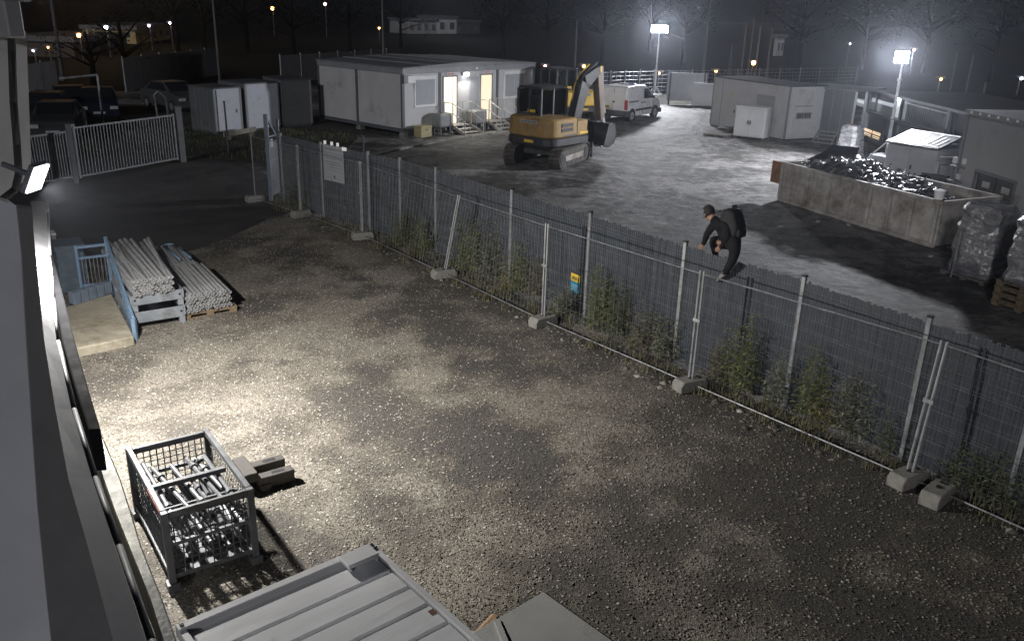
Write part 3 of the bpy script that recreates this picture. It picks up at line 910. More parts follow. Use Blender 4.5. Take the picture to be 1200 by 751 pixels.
# floodlight
lp = at(45, 210, 3.65)
aim = Vector((.88, -.05, -.47)).normalized()
fl = thing('floodlight', lp, 0, 'blazing white floodlight on the warehouse wall above the dock', 'floodlight')
ax = aim.cross(Vector((0, 0, 1))).normalized(); ay = ax.cross(aim).normalized()
def quad_box(mb, c, hx, hy, d):
    F = [c + ax * a * hx + ay * b * hy for a, b in ((-1, -1), (1, -1), (1, 1), (-1, 1))]
    mb.add(F + [p - aim * d for p in F], [(0, 1, 2, 3), (7, 6, 5, 4), (0, 4, 5, 1), (1, 5, 6, 2), (2, 6, 7, 3), (3, 7, 4, 0)])
LENS = glow('floodlight_lens', (.93, .96, 1.0), 14)
mb = MB(); quad_box(mb, -aim * .02, .155, .18, .06); mb.build('housing', TRIM, fl)
mb = MB(); quad_box(mb, aim * .0, .14, .165, .012); mb.build('lens', LENS, fl)
mb = MB(); mb.bar(-aim * .09, -aim * .35 + Vector((-.1, 0, .0)), .05, .05); mb.build('bracket', TRIM, fl)
ld = bpy.data.lights.new('floodlight_lamp', 'AREA'); ld.shape = 'RECTANGLE'; ld.size = .16; ld.size_y = .16
ld.energy = WALL_LAMP_W; ld.color = (1.0, .97, .92)
lo = bpy.data.objects.new('floodlight_lamp', ld); sc.collection.objects.link(lo); lo.parent = fl
lo.location = aim * .12; lo.rotation_euler = Vector((-.60, -.18, .78)).to_track_quat('Z', 'Y').to_euler()

# ------------------------------------------------------------------ dock ramp, railing and crates beside it
dk = thing('dock_slab', at(121, 376), 0, 'low worn concrete slab with a kerb of grey blocks at its far end', 'concrete slab')
od = at(121, 376)
top_ = [at(157, 394, .18), at(131, 344, .18), at(72, 361, .18), at(76, 411, .18)]
mb = MB(od)
mb.add(top_ + [Vector((p.x, p.y, 0)) for p in top_], [(0, 1, 2, 3), (7, 6, 5, 4), (0, 4, 5, 1), (1, 5, 6, 2), (2, 6, 7, 3), (3, 7, 4, 0)])
CONCY = mat('worn_concrete', (.40, .36, .28), .9, 0, .22, 1.6, .5, 14, dirt=(.20, .17, .12), dirt_amt=.5)
mb.build('slab', CONCY, dk, bevel=.02)
kl, kr = at(84, 357, .18), at(130, 343, .18)
KB = mat('blue_grey_block', (.17, .21, .27), .7, 0, .2, 5, .2, 40, dirt=(.09, .09, .09), dirt_amt=.3)
for k in range(5):
    a, b = kl.lerp(kr, k / 5 + .01), kl.lerp(kr, (k + 1) / 5 - .01)
    mb = MB(od); mb.bar(a + Vector((0, 0, .12)), b + Vector((0, 0, .12)), .16, .24); mb.build('kerb_block', KB, dk, bevel=.01)

rl = thing('ramp_railing', at(132, 335), 0, 'chipped blue steel railing around the concrete slab at the dock', 'railing')
orl = at(132, 335)
F0 = at(132, 337, .18); N0 = at(158, 388, .18)
F0g = Vector((F0.x, F0.y, 0)); N0g = Vector((N0.x, N0.y, 0))
Ft = F0g + Vector((0, 0, 1.2)); Nt = N0g + Vector((0, 0, .42))
ox = (N0g - F0g).normalized()
MB(orl).bar(F0g, Ft + Vector((0, 0, .03)), .06, .06).build('post', BLUE, rl, bevel=.006)
MB(orl).bar(N0g, Nt, .07, .07).build('post', BLUE, rl, bevel=.006)
MB(orl).bar(Ft, Nt, .05, .05).build('top_rail', BLUE, rl, bevel=.006)
MB(orl).bar(F0g + Vector((0, 0, .85)), N0g + Vector((0, 0, .3)), .04, .04).build('mid_rail', BLUE, rl)
MB(orl).bar(F0g + Vector((0, 0, .26)), N0g + Vector((0, 0, .2)), .05, .18).build('kick_plate', BLUE, rl)
for k in range(1, 9):
    s = k / 9; z0 = .34 - .06 * s; z1 = .85 - .55 * s
    MB(orl).bar((F0g.lerp(N0g, s)) + Vector((0, 0, z0)), F0g.lerp(N0g, s) + Vector((0, 0, max(z1, z0 + .02))), .014, .014).build('bar', GALVD, rl)
B0 = ray_plane(90, 297, F0g, Vector((.545, -.838, 0))); B0 = Vector((B0.x, B0.y, 0))
MB(orl).bar(F0g + Vector((0, 0, 1.08)), B0 + Vector((0, 0, 1.08)), .05, .05).build('top_rail', BLUE, rl)
MB(orl).bar(F0g + Vector((0, 0, .86)), B0 + Vector((0, 0, .86)), .045, .045).build('mid_rail', BLUE, rl)
MB(orl).bar(F0g + Vector((0, 0, .30)), B0 + Vector((0, 0, .30)), .04, .04).build('bottom_rail', BLUE, rl)
MB(orl).bar(B0, B0 + Vector((0, 0, 1.12)), .05, .05).build('post', BLUE, rl)
for k in range(1, 8):
    p = F0g.lerp(B0, k / 8); MB(orl).bar(p + Vector((0, 0, .3)), p + Vector((0, 0, .86)), .014, .014).build('bar', GALVD, rl)

p = at(84, 345)
cb = thing('storage_crate', p + Vector((-.12, .35, 0)), .6, 'blue grey plastic storage crate standing at the corner behind the dock slab', 'crate')
CRT = mat('crate_blue_grey', (.10, .135, .17), .6, 0, .25, 6, .15, 40, dirt=(.2, .2, .2), dirt_amt=.2)
MB().box((0, 0, .48), (.5, .6, .92)).build('body', CRT, cb, bevel=.02)
for z in (.12, .32, .52, .72, .92): MB().box((0, 0, z), (.54, .64, .05)).build('rib', CRT, cb)
MB().box((0, 0, .97), (.56, .66, .05)).build('lid', CRT, cb, bevel=.01)
p = at(71, 330)
mt = thing('meter_box', p + Vector((-.15, .1, 0)), .6, 'narrow white cabinet squeezed between the warehouse and the blue grey crate', 'cabinet')
MB().box((0, 0, .5), (.24, .3, 1.0)).build('body', CONCD, mt, bevel=.01)
MB().box((.0, -.02, 1.02), (.26, .32, .05)).build('lid', WHITE, mt, bevel=.01)
MB().box((.125, 0, .7), (.01, .2, .3)).build('door', WHITE, mt)

# ------------------------------------------------------------------ scaffold tubes on stillages and pallets
def pallet(loc, rz, w_, d_, lab, m=WOOD, group=None, h=.14, cat='pallet'):
    t = thing('wooden_pallet', loc, rz, lab, cat, group)
    for k in range(7):
        x = -w_ / 2 + .05 + (w_ - .1) * k / 6
        MB().box((x, 0, h - .011), (w_ / 9, d_, .022)).build('top_board', m, t)
    for y in (-d_ / 2 + .05, 0, d_ / 2 - .05):
        MB().box((0, y, h - .034), (w_, .1, .022)).build('stringer_board', m, t)
        MB().box((0, y, .011), (w_, .1, .022)).build('bottom_board', m, t)
        for x in (-w_ / 2 + .07, 0, w_ / 2 - .07):
            MB().box((x, y, h / 2 - .01), (.13, .09, h - .07)).build('block', m, t)
    return t
def stillage(loc, rz, w_, d_, h, lab):
    t = thing('steel_stillage', loc, rz, lab, 'stillage', 'steel stillages stacked by the railing')
    for x in (-w_ / 2, w_ / 2):
        MB().b2((x - .02, -d_ / 2, h * .45), (x + .02, d_ / 2, h)).build('side_plate', STIL, t, bevel=.004)
    for y in (-d_ / 2, d_ / 2):
        MB().b2((-w_ / 2 + .021, y - .015, h * .40), (w_ / 2 - .021, y + .015, h)).build('end_plate', STIL, t, bevel=.004)
    MB().b2((-w_ / 2, -d_ / 2, h * .38), (w_ / 2, d_ / 2, h * .44)).build('deck', STIL, t)
    for x in (-w_ / 2 + .05, w_ / 2 - .05):
        for y in (-d_ / 2 + .05, d_ / 2 - .05):
            MB().box((x, y, h * .19), (.1, .1, h * .38)).build('foot', STIL, t)
    for x in (-w_ / 2 + .06, w_ / 2 - .06):
        MB().tube((x, -d_ / 2 - .018, h * .72), (x, -d_ / 2 - .015, h * .72), .022, 8).build('hole', DARK, t)
    return t
STIL = mat('stillage_grey', (.30, .325, .36), .5, .25, .15, 3, .1, 40, dirt=(.15, .14, .13), dirt_amt=.3)
AL = R(34)          # rotation of the piles: local x = along the near edge, local y = along the tubes
ux, uy = Vector((math.cos(AL), math.sin(AL), 0)), Vector((-math.sin(AL), math.cos(AL), 0))
PL = Vector((-6.47, 14.62, 0)) + uy * .75
stillage(PL, AL, .92, 1.5, .34, 'grey steel stillage at the bottom of the left tube stack')
stillage(PL + Vector((0, 0, .345)) + uy * .03, AL + .03, .90, 1.5, .30, 'upper grey steel stillage carrying the left pile of scaffold tubes')
PR = Vector((-5.72, 15.2, 0)) + uy * .62
pallet(PR, AL, 1.0, 1.2, 'brown wooden pallet under the right pile of scaffold tubes', WOOD)
pallet(PR + uy * 2.0, AL + .05, .95, 1.1, 'wooden pallet under the far tubes with the bent hoop on top', WOODG)
TUBEM = mat('tube_steel', (.52, .52, .53), .45, .35, .2, 4, .1, 60, dirt=(.25, .23, .21), dirt_amt=.3)
tube_mesh = {}
def tube_obj(L, r=.024):
    key = (round(L, 2), r)
    if key not in tube_mesh:
        mb = MB(); n = 8
        mb.tube((0, 0, 0), (0, L, 0), r, n, cap=False)
        # hollow end: inner wall and dark bottom
        vs = []; fs = []
        for k in range(n):
            a = 2 * math.pi * k / n
            vs += [(math.cos(a) * r, 0, math.sin(a) * r), (math.cos(a) * r * .78, 0, math.sin(a) * r * .78), (math.cos(a) * r * .78, .06, math.sin(a) * r * .78)]
        for k in range(n):
            j = (k + 1) % n; fs += [(3 * k, 3 * j, 3 * j + 1, 3 * k + 1), (3 * k + 1, 3 * j + 1, 3 * j + 2, 3 * k + 2)]
        fs.append(tuple(3 * k + 2 for k in range(n)))
        mb.add(vs, fs)
        o = mb.build('scaffold_tube', TUBEM)
        tube_mesh[key] = o
        return o
    o = tube_mesh[key].copy(); sc.collection.objects.link(o); return o
def pile(base, rz, w_, z0, rows, L, lab, group, jit=.06, r=.024, x0=0):
    uxx, uyy = Vector((math.cos(rz), math.sin(rz), 0)), Vector((-math.sin(rz), math.cos(rz), 0))
    for j in range(rows):
        n = int(w_ / (2.15 * r)) - (1 if j % 2 else 0) - (random.randint(0, 3) if j >= rows - 2 else 0)
        for k in range(n):
            x = x0 - w_ / 2 + r + (2.15 * r) * (k + (.5 if j % 2 else 0)) + random.uniform(-.006, .006)
            z = z0 + r + j * r * 1.8 + random.uniform(0, .006)
            Lk = random.choice((L, L, L - .2))
            o = tube_obj(Lk, r)
            dz = random.uniform(-.012, .012) if j < rows - 1 else random.uniform(-.02, .05)
            o.rotation_euler = (dz / 2, 0, rz + random.gauss(0, .012 if j < rows - 1 else .03))
            o.location = base + uxx * x + uyy * random.uniform(-jit, jit) + Vector((0, 0, z))
            tag(o, lab, 'tube', group)
pile(PL - uy * .80, AL, .80, .655, 5, 2.9, 'galvanised scaffold tube in the pile on the left steel stillages', 'tubes piled on the stillages', r=.034)
pile(PR - uy * .62, AL, .90, .145, 6, 2.1, 'galvanised scaffold tube in the low pile on the right wooden pallet', 'tubes piled on the right pallet', r=.034)
pile(PR + uy * 1.45, AL, .80, .145, 6, 1.5, 'galvanised scaffold tube in the far pile behind the right pallet', 'tubes piled at the back', r=.034)
# flat boards and the hoop on top
for k, (x, L, z) in enumerate(((-.28, 2.5, .92),)):
    c = PL - uy * .7 + ux * x
    mb = MB(); mb.bar((0, 0, 0), (0, L, 0), .10, .05)
    o = mb.build('steel_channel', GALV); o.location = c + Vector((0, 0, z)); o.rotation_euler = (0, 0, AL - .03)
    tag(o, 'wide flat steel channel lying on the left pile of tubes', 'steel channel')
hp = MB(); pts_ = [(-.11, -1.2, 0), (-.11, 0, 0)] + [(-.11 * math.cos(a), .11 * math.sin(a), 0) for a in np.linspace(.2, 2.94, 8)] + [(.11, 0, 0), (.11, -1.2, 0)]
hp.path(pts_, .022, 8); o = hp.build('steel_hoop', BLUE, smooth=True)
o.location = PR + uy * 2.75 + ux * .05 + Vector((0, 0, .58)); o.rotation_euler = (0, 0, AL + .05); tag(o, 'bluish bent steel hoop on top of the far tubes', 'hoop')

# ------------------------------------------------------------------ wire crate with scaffold jacks
cA, cB, cC = Vector((-3.69, 9.02, 0)), Vector((-4.16, 8.44, 0)), Vector((-2.82, 7.79, 0))
cl = (cC - cA); LL = cl.length; ang = math.atan2(cl.y, cl.x)
cen = (cB + cC) / 2
WW = .86
ct = thing('wire_crate', cen, ang, 'open wire mesh steel crate full of scaffold jacks on the gravel', 'wire crate')
CH = .92
hx, hy = LL / 2 + .02, WW / 2
CRS = mat('crate_steel', (.125, .13, .14), .5, .3, .2, 5, .12, 50, dirt=(.10, .095, .09), dirt_amt=.35)
for x in (-hx, hx):
    for y in (-hy, hy):
        MB().b2((x - .035, y - .035, 0), (x + .035, y + .035, CH)).build('corner_post', CRS, ct, bevel=.005)
        MB().box((x, y, .05), (.12, .12, .10)).build('foot', CRS, ct)
for y in (-hy, hy):
    MB().b2((-hx + .036, y - .028, CH - .06), (hx - .036, y + .028, CH + .004)).build('side_rail', CRS, ct, bevel=.005)
    MB().b2((-hx + .036, y - .02, .14), (hx - .036, y + .02, .19)).build('side_rail', CRS, ct)
for x, zt in ((-hx, CH - .02), (hx, CH - .005)):
    MB().b2((x - .022, -hy + .036, zt - .07), (x + .022, hy - .036, zt)).build('end_rail', CRS, ct, bevel=.005)
    MB().b2((x - .02, -hy + .036, .14), (x + .02, hy - .036, .19)).build('end_rail', CRS, ct)
    MB().b2((x - .018, -hy + .036, .52), (x + .018, hy - .036, .56)).build('end_rail', CRS, ct)
MB().b2((-.02, -hy + .03, CH - .16), (.04, hy - .03, CH - .11)).build('cross_bar', CRS, ct, bevel=.004)
MB().b2((hx - .38, -hy + .03, CH - .22), (hx - .35, hy - .03, CH - .18)).build('cross_bar', CRS, ct, bevel=.004)
MB().b2((-hx + .03, -hy + .03, .15), (hx - .03, hy - .03, .17)).build('floor_plate', CRS, ct)
for y in (-hy, hy):
    m = MB()
    for k in range(1, 24): m.tube((-hx + 2 * hx * k / 24, y, .18), (-hx + 2 * hx * k / 24, y, CH - .05), .004, 4, cap=False)
    for k in range(1, 10): m.tube((-hx, y, .18 + .072 * k), (hx, y, .18 + .072 * k), .004, 4, cap=False)
    m.build('wire_side', CRS, ct, kind='stuff')
for x in (-hx, hx):
    m = MB()
    for k in range(1, 12): m.tube((x, -hy + 2 * hy * k / 12, .18), (x, -hy + 2 * hy * k / 12, CH - .07), .007, 4, cap=False)
    for k in range(1, 10): m.tube((x, -hy, .18 + .072 * k), (x, hy, .18 + .072 * k), .007, 4, cap=False)
    m.build('wire_end', CRS, ct, kind='stuff')
# red and white strip on the near long rail
RED = mat('faded_red', (.45, .12, .10), .6, 0, .2, 9, 0)
m = MB(); m.b2((.2, -hy - .031, CH - .05), (hx - .06, -hy - .028, CH - .01)); m.build('red_strip', RED, ct)
JK = None
def jack():
    L = 1.28
    t = thing('scaffold_jack', (0, 0, 0), 0, 'steel scaffold jack lying lengthwise in the wire crate', 'scaffold jack', 'scaffold jacks in the wire crate')
    MB().tube((-L / 2, 0, 0), (L / 2, 0, 0), .026, 8).build('tube', CRS, t, smooth=False)
    MB().tube((L / 2 - .3, 0, 0), (L / 2 - .24, 0, 0), .045, 8).build('collar', CRS, t)
    MB().tube((L / 2 - .27, -.05, 0), (L / 2 - .27, .05, .01), .011, 5).build('handle', GALVD, t)
    return t
j0 = jack(); nj = 0
for lay in range(5):
    for k in range(5):
        y = -hy + .10 + (WW - .2) * k / 4 + random.uniform(-.025, .025)
        z = .21 + .125 * lay + random.uniform(-.01, .02)
        x = random.uniform(-.08, .08)
        R0 = Matrix.Translation(cen) @ Matrix.Rotation(ang, 4, 'Z')
        lo_ = R0 @ Vector((x, y, z))
        rz = ang + random.gauss(0, .05) + (math.pi if (k + lay) % 2 else 0)
        o = j0 if nj == 0 else copy_tree(j0)
        o.location = lo_; o.rotation_euler = (random.uniform(-.4, .4), random.uniform(-.05, .05), rz); nj += 1
pp = at(176, 600)
t = thing('plastic_pallet', Vector((-4.02, 8.15, 0)) + Vector((-.28, -.05, 0)), ang, 'dark blue grey plastic pallet leaning low along the left side of the wire crate', 'pallet')
PPM = mat('plastic_blue_grey', (.07, .095, .125), .6, 0, .2, 6, .1, 40, dirt=(.13, .125, .115), dirt_amt=.35)
MB().box((0, 0, .52), (1.2, .09, .06)).build('frame_bar', PPM, t)
MB().box((0, 0, .12), (1.2, .09, .06)).build('frame_bar', PPM, t)
for k in range(9): MB().box((-.56 + .14 * k, 0, .32), (.07, .07, .46)).build('slat', PPM, t)
bx = thing('steel_bracket', at(305, 566), ang + R(90), 'rusty steel base bracket lying on the gravel right of the wire crate', 'bracket')
BRK = mat('brown_steel', (.075, .07, .065), .7, .2, .3, 6, .2, 40, dirt=(.08, .07, .06), dirt_amt=.4)
for y in (-.16, .16): MB().box((.16, y, .12), (.42, .14, .16)).build('channel', BRK, bx, bevel=.008)
MB().box((.0, 0, .06), (.12, .5, .10)).build('cross_channel', BRK, bx, bevel=.008)
MB().box((-.16, .05, .22), (.16, .5, .12)).build('top_channel', BRK, bx, bevel=.008)
for y in (-.16, .16): MB().box((.18, y, .201), (.16, .05, .006)).build('slot', DARK, bx)

# ------------------------------------------------------------------ white container roof and grey lid below the camera
C0 = at(437, 634, 1.6); Lc = at(208, 730, 1.6); Rc = at(560, 751, 1.6)
ua = Vector((Lc.x - C0.x, Lc.y - C0.y, 0)); wl = ua.length + .02; ua.normalize(); va = Vector((-ua.y, ua.x, 0))
if va.dot(Rc - C0) < 0: va = -va
rz = math.atan2(va.y, va.x)
# local x = along va (towards the camera), local y such that C0 corner is at y=0 and the roof goes along ua
sgn = 1 if Vector((-math.sin(rz), math.cos(rz), 0)).dot(ua) > 0 else -1
wc = thing('storage_container', (C0.x, C0.y, 0), rz, 'white storage container right below the camera, seen from above', 'container')
def wbox(name, x0, x1, y0, y1, z0, z1, m=WHITE, bev=.006):
    return MB().b2((x0, sgn * y0, z0), (x1, sgn * y1, z1)).build(name, m, wc, bevel=bev)
wbox('body', .02, 3.4, .02, wl - .02, .1, 1.54)
wbox('end_rim', 0, .075, 0, wl, 1.50, 1.60)
wbox('side_rim', .076, 3.42, 0, .055, 1.50, 1.585)
wbox('side_rim', .076, 3.42, wl - .055, wl, 1.50, 1.585)
RP = mat('roof_white', (.80, .805, .82), .42, .0, .07, 1.6, .04, 20, dirt=(.55, .55, .55), dirt_amt=.25, stretch=(6, .6, 1))
for k in range(13):
    x0 = .14 + .25 * k
    wbox('roof_panel', x0, x0 + .238, .06, wl - .06, 1.50, 1.570, RP, .016)
wbox('corner_bracket', .03, .20, .06, .34, 1.588, 1.625, WHITE, .008)
wbox('bracket_leg', .17, .21, .07, .09, 1.5715, 1.59, WHITE, .003); wbox('bracket_leg', .17, .21, .31, .33, 1.5715, 1.59, WHITE, .003)
wbox('corner_bolt', .02, .045, .02, .045, 1.60, 1.607, DARK, 0)
wbox('corner_bolt', .02, .045, wl - .05, wl - .025, 1.60, 1.607, DARK, 0)
wbox('rust_spot', .95, 1.0, .07, .12, 1.5705, 1.574, RUST, 0)
o = MB().tube((.55, sgn * (wl - .42), 1.585), (1.35, sgn * (wl - .40), 1.59), .02, 6).build('roof_cable', TRIMG, wc)

C2 = at(637, 692, .8); R2 = at(720, 751, .8)
vb = Vector((R2.x - C2.x, R2.y - C2.y, 0)).normalized(); rz2 = math.atan2(vb.y, vb.x)
gb = thing('tool_chest', (C2.x, C2.y, 0), rz2, 'flat grey lidded chest at the bottom edge beside the white container', 'chest')
LID = mat('lid_grey', (.40, .40, .39), .5, 0, .08, 1.5, .06, 12, dirt=(.24, .23, .22), dirt_amt=.3)
MB().b2((.03, -1.1, .05), (1.9, -.05, .74)).build('body', TRIM, gb, bevel=.01)
MB().b2((0, -1.15, .742), (1.95, 0, .80)).build('lid', LID, gb, bevel=.012)
MB().b2((.0, .003, .70), (1.95, .03, .77)).build('rim', RUBBER, gb)
MB().bar((.02, -.58, .80), (.30, -.72, .815), .05, .03).build('hinge', LID, gb)
MB().tube((.12, -.62, .80), (.12, -.62, .816), .014, 8).build('rivet', DARK, gb)
pl = at(560, 750, .3); p2 = at(582, 726, .3)
lg = thing('timber_log', (pl.x, pl.y, 0), 0, 'short brown round log between the white container and the grey chest', 'log')
LOG = mat('log_brown', (.30, .19, .11), .8, 0, .3, 6, .3, 40)
MB(pl - Vector((0, 0, .3))).tube(pl - (p2 - pl) * 2.0, p2, .075, 10).build('trunk', LOG, lg, smooth=False, bevel=.01)

# ------------------------------------------------------------------ far yard: cabins and containers
def frame(P0, ang):
    u = Vector((math.cos(ang), math.sin(ang), 0)); n = Vector((u.y, -u.x, 0))
    def fe(px, py):
        q = ray_plane(px, py, P0, n); return (q - P0).dot(u), q.z
    return u, n, fe
class Th:
    """a thing with box parts in its own frame: x along the front, y into the depth, front face at y = 0"""
    def __init__(s, name, P0, ang, label, cat, group=None):
        s.t = thing(name, P0, ang, label, cat, group)
    def b(s, name, x0, x1, y0, y1, z0, z1, m, bev=.01, par=None):
        return MB().b2((x0, y0, z0), (x1, y1, z1)).build(name, m, par or s.t, bevel=bev)
WARMDOOR = glow('doorway_light', (1.0, .86, .60), 1.25)
WARMDOOR2 = glow('doorway_light_yellow', (1.0, .80, .48), .85)
SHUT = mat('shutter_grey', (.33, .345, .37), .5, 0, .08, 2, .04, 30)
ROOFG = mat('roof_grey', (.20, .205, .215), .6, 0, .15, 1.2, .08, 20, dirt=(.12, .12, .12), dirt_amt=.3)

P0 = Vector((-5.11, 38.8, 0)); OA = R(48.3)
of = Th('site_office', P0, OA, 'long white site office cabin with two lit doorways and closed shutters', 'cabin')
OW, OD = 8.8, 6.2
for x0, x1 in ((.07, 2.14), (2.30, 6.0), (6.16, OW - .07)):
    of.b('front_wall', x0, x1, 0, .08, .36, 2.72, PANEL)
of.b('end_wall', OW - .08, OW, .082, OD, .36, 2.72, PANEL)
for y0, y1 in ((.12, 3.18), (3.34, OD - .06)): of.b('side_wall', -.0, .08, y0, y1, .36, 2.72, PANEL)
of.b('back_wall', .1, OW - .1, OD - .08, OD, .36, 2.72, PANEL)
for x in (.0, 2.22, 6.08, OW): of.b('corner_post', x - .075, x + .075, -.03, .085, .22, 2.72, TRIM)
for y in (3.26, OD): of.b('corner_post', -.035, .085, y - .07, y + .07, .22, 2.72, TRIM)
of.b('floor_beam', -.03, OW + .03, -.028, OD, .2, .35, TRIM)
of.b('roof_beam', -.05, OW + .05, -.06, OD + .05, 2.722, 2.95, TRIMG)
MB().prism([(-.08, 2.952), (OW + .08, 2.952), (OW + .08, 3.0), (OW * .55, 3.14), (OW * .4, 3.14), (-.08, 3.0)], -.1, OD + .1).build('roof', ROOFG, of.t)
for x in (1.5, 3.0, 4.4, 5.8, 7.3): of.b('roof_seam', x - .02, x + .02, -.1, OD, 3.0 + .14 * (1 - abs(x - 4.2) / 4.5), 3.04 + .14 * (1 - abs(x - 4.2) / 4.5), TRIMG, 0)
for x in (.1, 2.2, 4.2, 6.1, OW - .1):
    for y in (.1, 3.2, OD - .1): of.b('foot_block', x - .15, x + .15, y - .15, y + .15, 0, .2, CONCD)
for x0, x1, z0, z1 in ((.72, 1.86, 1.36, 2.45), (6.62, 7.98, 1.42, 2.48)):
    fr = of.b('window', x0 - .08, x1 + .08, -.05, .002, z0 - .08, z1 + .08, WHITE)
    md = (x0 + x1) / 2
    of.b('shutter', x0, md - .015, -.062, -.048, z0, z1, SHUT, 0, fr); of.b('shutter', md + .015, x1, -.062, -.048, z0, z1, SHUT, 0, fr)
    of.b('shutter_box', x0 - .1, x1 + .1, -.09, -.045, z1 + .02, z1 + .16, WHITE, .01, fr)
    of.b('sill', x0 - .1, x1 + .1, -.09, -.045, z0 - .10, z0 - .06, WHITE, .005, fr)
for x0, x1, m_, in ((2.46, 3.28, WARMDOOR), (4.92, 5.66, WARMDOOR2)):
    dr = of.b('doorway', x0 - .07, x0, -.04, .06, .40, 2.50, TRIMG, .005)
    of.b('jamb', x1, x1 + .07, -.04, .06, .40, 2.50, TRIMG, .005, dr)
    of.b('lintel', x0 - .07, x1 + .07, -.042, .06, 2.50, 2.57, TRIMG, .005, dr)
    of.b('lit_opening', x0, x1, -.012, -.002, .40, 2.50, m_, 0, dr)
    of.b('threshold', x0 - .05, x1 + .05, -.08, .0, .36, .40, TRIM, 0, dr)
of.b('door_handle', 5.48, 5.62, -.05, -.02, 1.33, 1.36, TRIM, 0)
of.b('inner_leaf', 3.02, 3.05, -.03, -.015, .42, 2.48, PANEL, 0)
of.b('closed_panel', 4.12, 4.72, -.03, -.002, .45, 2.45, SHUT, .01)
RTX = mat('sign_red', (.45, .10, .08), .6, 0, .1, 6, 0)
for xc in (2.86, 5.28):
    pl_ = of.b('door_sign', xc - .26, xc + .26, -.075, -.062, 2.585, 2.70, WHITE, 0)
    for k in range(5): of.b('letter', xc - .2 + .085 * k, xc - .14 + .085 * k, -.079, -.0752, 2.61, 2.675, RTX, 0, pl_)
LAMPW = glow('cabin_lamp_glow', (.95, .95, 1.0), 30)
lm = of.b('wall_lamp', 3.62, 3.94, -.16, -.03, 2.55, 2.70, WHITE)
of.b('lamp_glass', 3.64, 3.92, -.19, -.161, 2.53, 2.66, LAMPW, 0, lm)
of.b('small_lamp', 4.46, 4.58, -.14, -.065, 2.80, 2.90, WHITE)
l_ = bpy.data.lights.new('cabin_lamp', 'AREA'); l_.size = .25; l_.energy = 75; l_.color = (1, .95, .86)
lo = bpy.data.objects.new('cabin_lamp', l_); sc.collection.objects.link(lo); lo.parent = of.t
lo.location = (3.78, -.24, 2.6); lo.rotation_euler = Vector((0, .75, .66)).to_track_quat('Z', 'Y').to_euler()
ac = of.b('air_conditioner', .02, .44, -.34, -.035, 2.36, 2.68, WHITE, .02)

def stairs(xc, wd, lab):
    p = P0 + of_u * xc - of_v * .09
    t = thing('entrance_steps', p, OA, lab, 'steps', 'metal steps at the cabin doors')
    ST = mat('step_steel', (.38, .37, .35), .55, .35, .15, 5, .1, 40, dirt=(.2, .18, .15), dirt_amt=.3)
    N = 3; zt = .40
    MB().b2((-wd / 2, -.62, zt - .05), (wd / 2, 0, zt)).build('landing', ST, t, bevel=.006)
    for k in range(N - 1):
        z = zt - (k + 1) * .135; y = -.64 - k * .28
        MB().b2((-wd / 2 + .04, y - .26, z - .04), (wd / 2 - .04, y, z)).build('tread', ST, t, bevel=.006)
    for s in (-1, 1):
        x = s * wd / 2
        MB().bar((x, -.55, zt - .02), (x, -1.45, .03), .04, .14).build('stringer', ST, t)
        for y, z in ((-.05, zt), (-.62, zt), (-1.42, .05)): MB().bar((x + s * .03, y, z), (x + s * .03, y, z + 1.0), .035, .035).build('post', ST, t)
        for dz in (.55, 1.0):
            m = MB(); m.path([(x + s * .03, -.05, zt + dz), (x + s * .03, -.62, zt + dz), (x + s * .03, -1.42, .05 + dz)], .02, 6); m.build('handrail', ST, t)
        for y in (-.1, -.55): MB().b2((x - .03, y - .03, 0), (x + .03, y + .03, zt - .05)).build('leg', ST, t)
of_u = Vector((math.cos(OA), math.sin(OA), 0)); of_v = Vector((-math.sin(OA), math.cos(OA), 0))
stairs(2.98, 1.15, 'metal steps with handrails up to the left lit doorway of the site office')
stairs(5.34, 1.05, 'metal steps with handrails up to the right lit doorway, beside the excavator')
def tank(xc, lab):
    t = thing('grey_tank', P0 + of_u * xc - of_v * .55, OA, lab, 'tank', 'grey tanks along the cabin front')
    TK = mat('tank_grey', (.24, .245, .25), .5, .1, .15, 4, .1, 30, dirt=(.12, .12, .12), dirt_amt=.3)
    MB().box((0, 0, .68), (.78, .62, .62)).build('body', TK, t, bevel=.1, seg=3)
    MB().tube((0, 0, .98), (0, 0, 1.04), .12, 10).build('cap', TK, t)
    for x in (-.3, .3):
        for y in (-.22, .22): MB().box((x, y, .19), (.06, .06, .38)).build('leg', TRIM, t)
tank(1.85, 'grey rounded tank on legs left of the left cabin steps'); tank(4.15, 'grey rounded tank on legs between the two cabin steps')
p = at(495, 162)
yb = thing('grit_box', p + Vector((0, .25, 0)), OA, 'small dull yellow box standing on the kerb left of the cabin steps', 'box')
YD = mat('dull_yellow', (.42, .36, .20), .6, 0, .2, 4, .1, 30, dirt=(.2, .18, .12), dirt_amt=.35)
MB().box((0, 0, .24), (.66, .5, .46)).build('body', YD, yb, bevel=.02); MB().box((0, 0, .50), (.70, .54, .06)).build('lid', YD, yb, bevel=.015)
MB().box((0, -.262, .36), (.12, .02, .06)).build('latch', TRIM, yb)

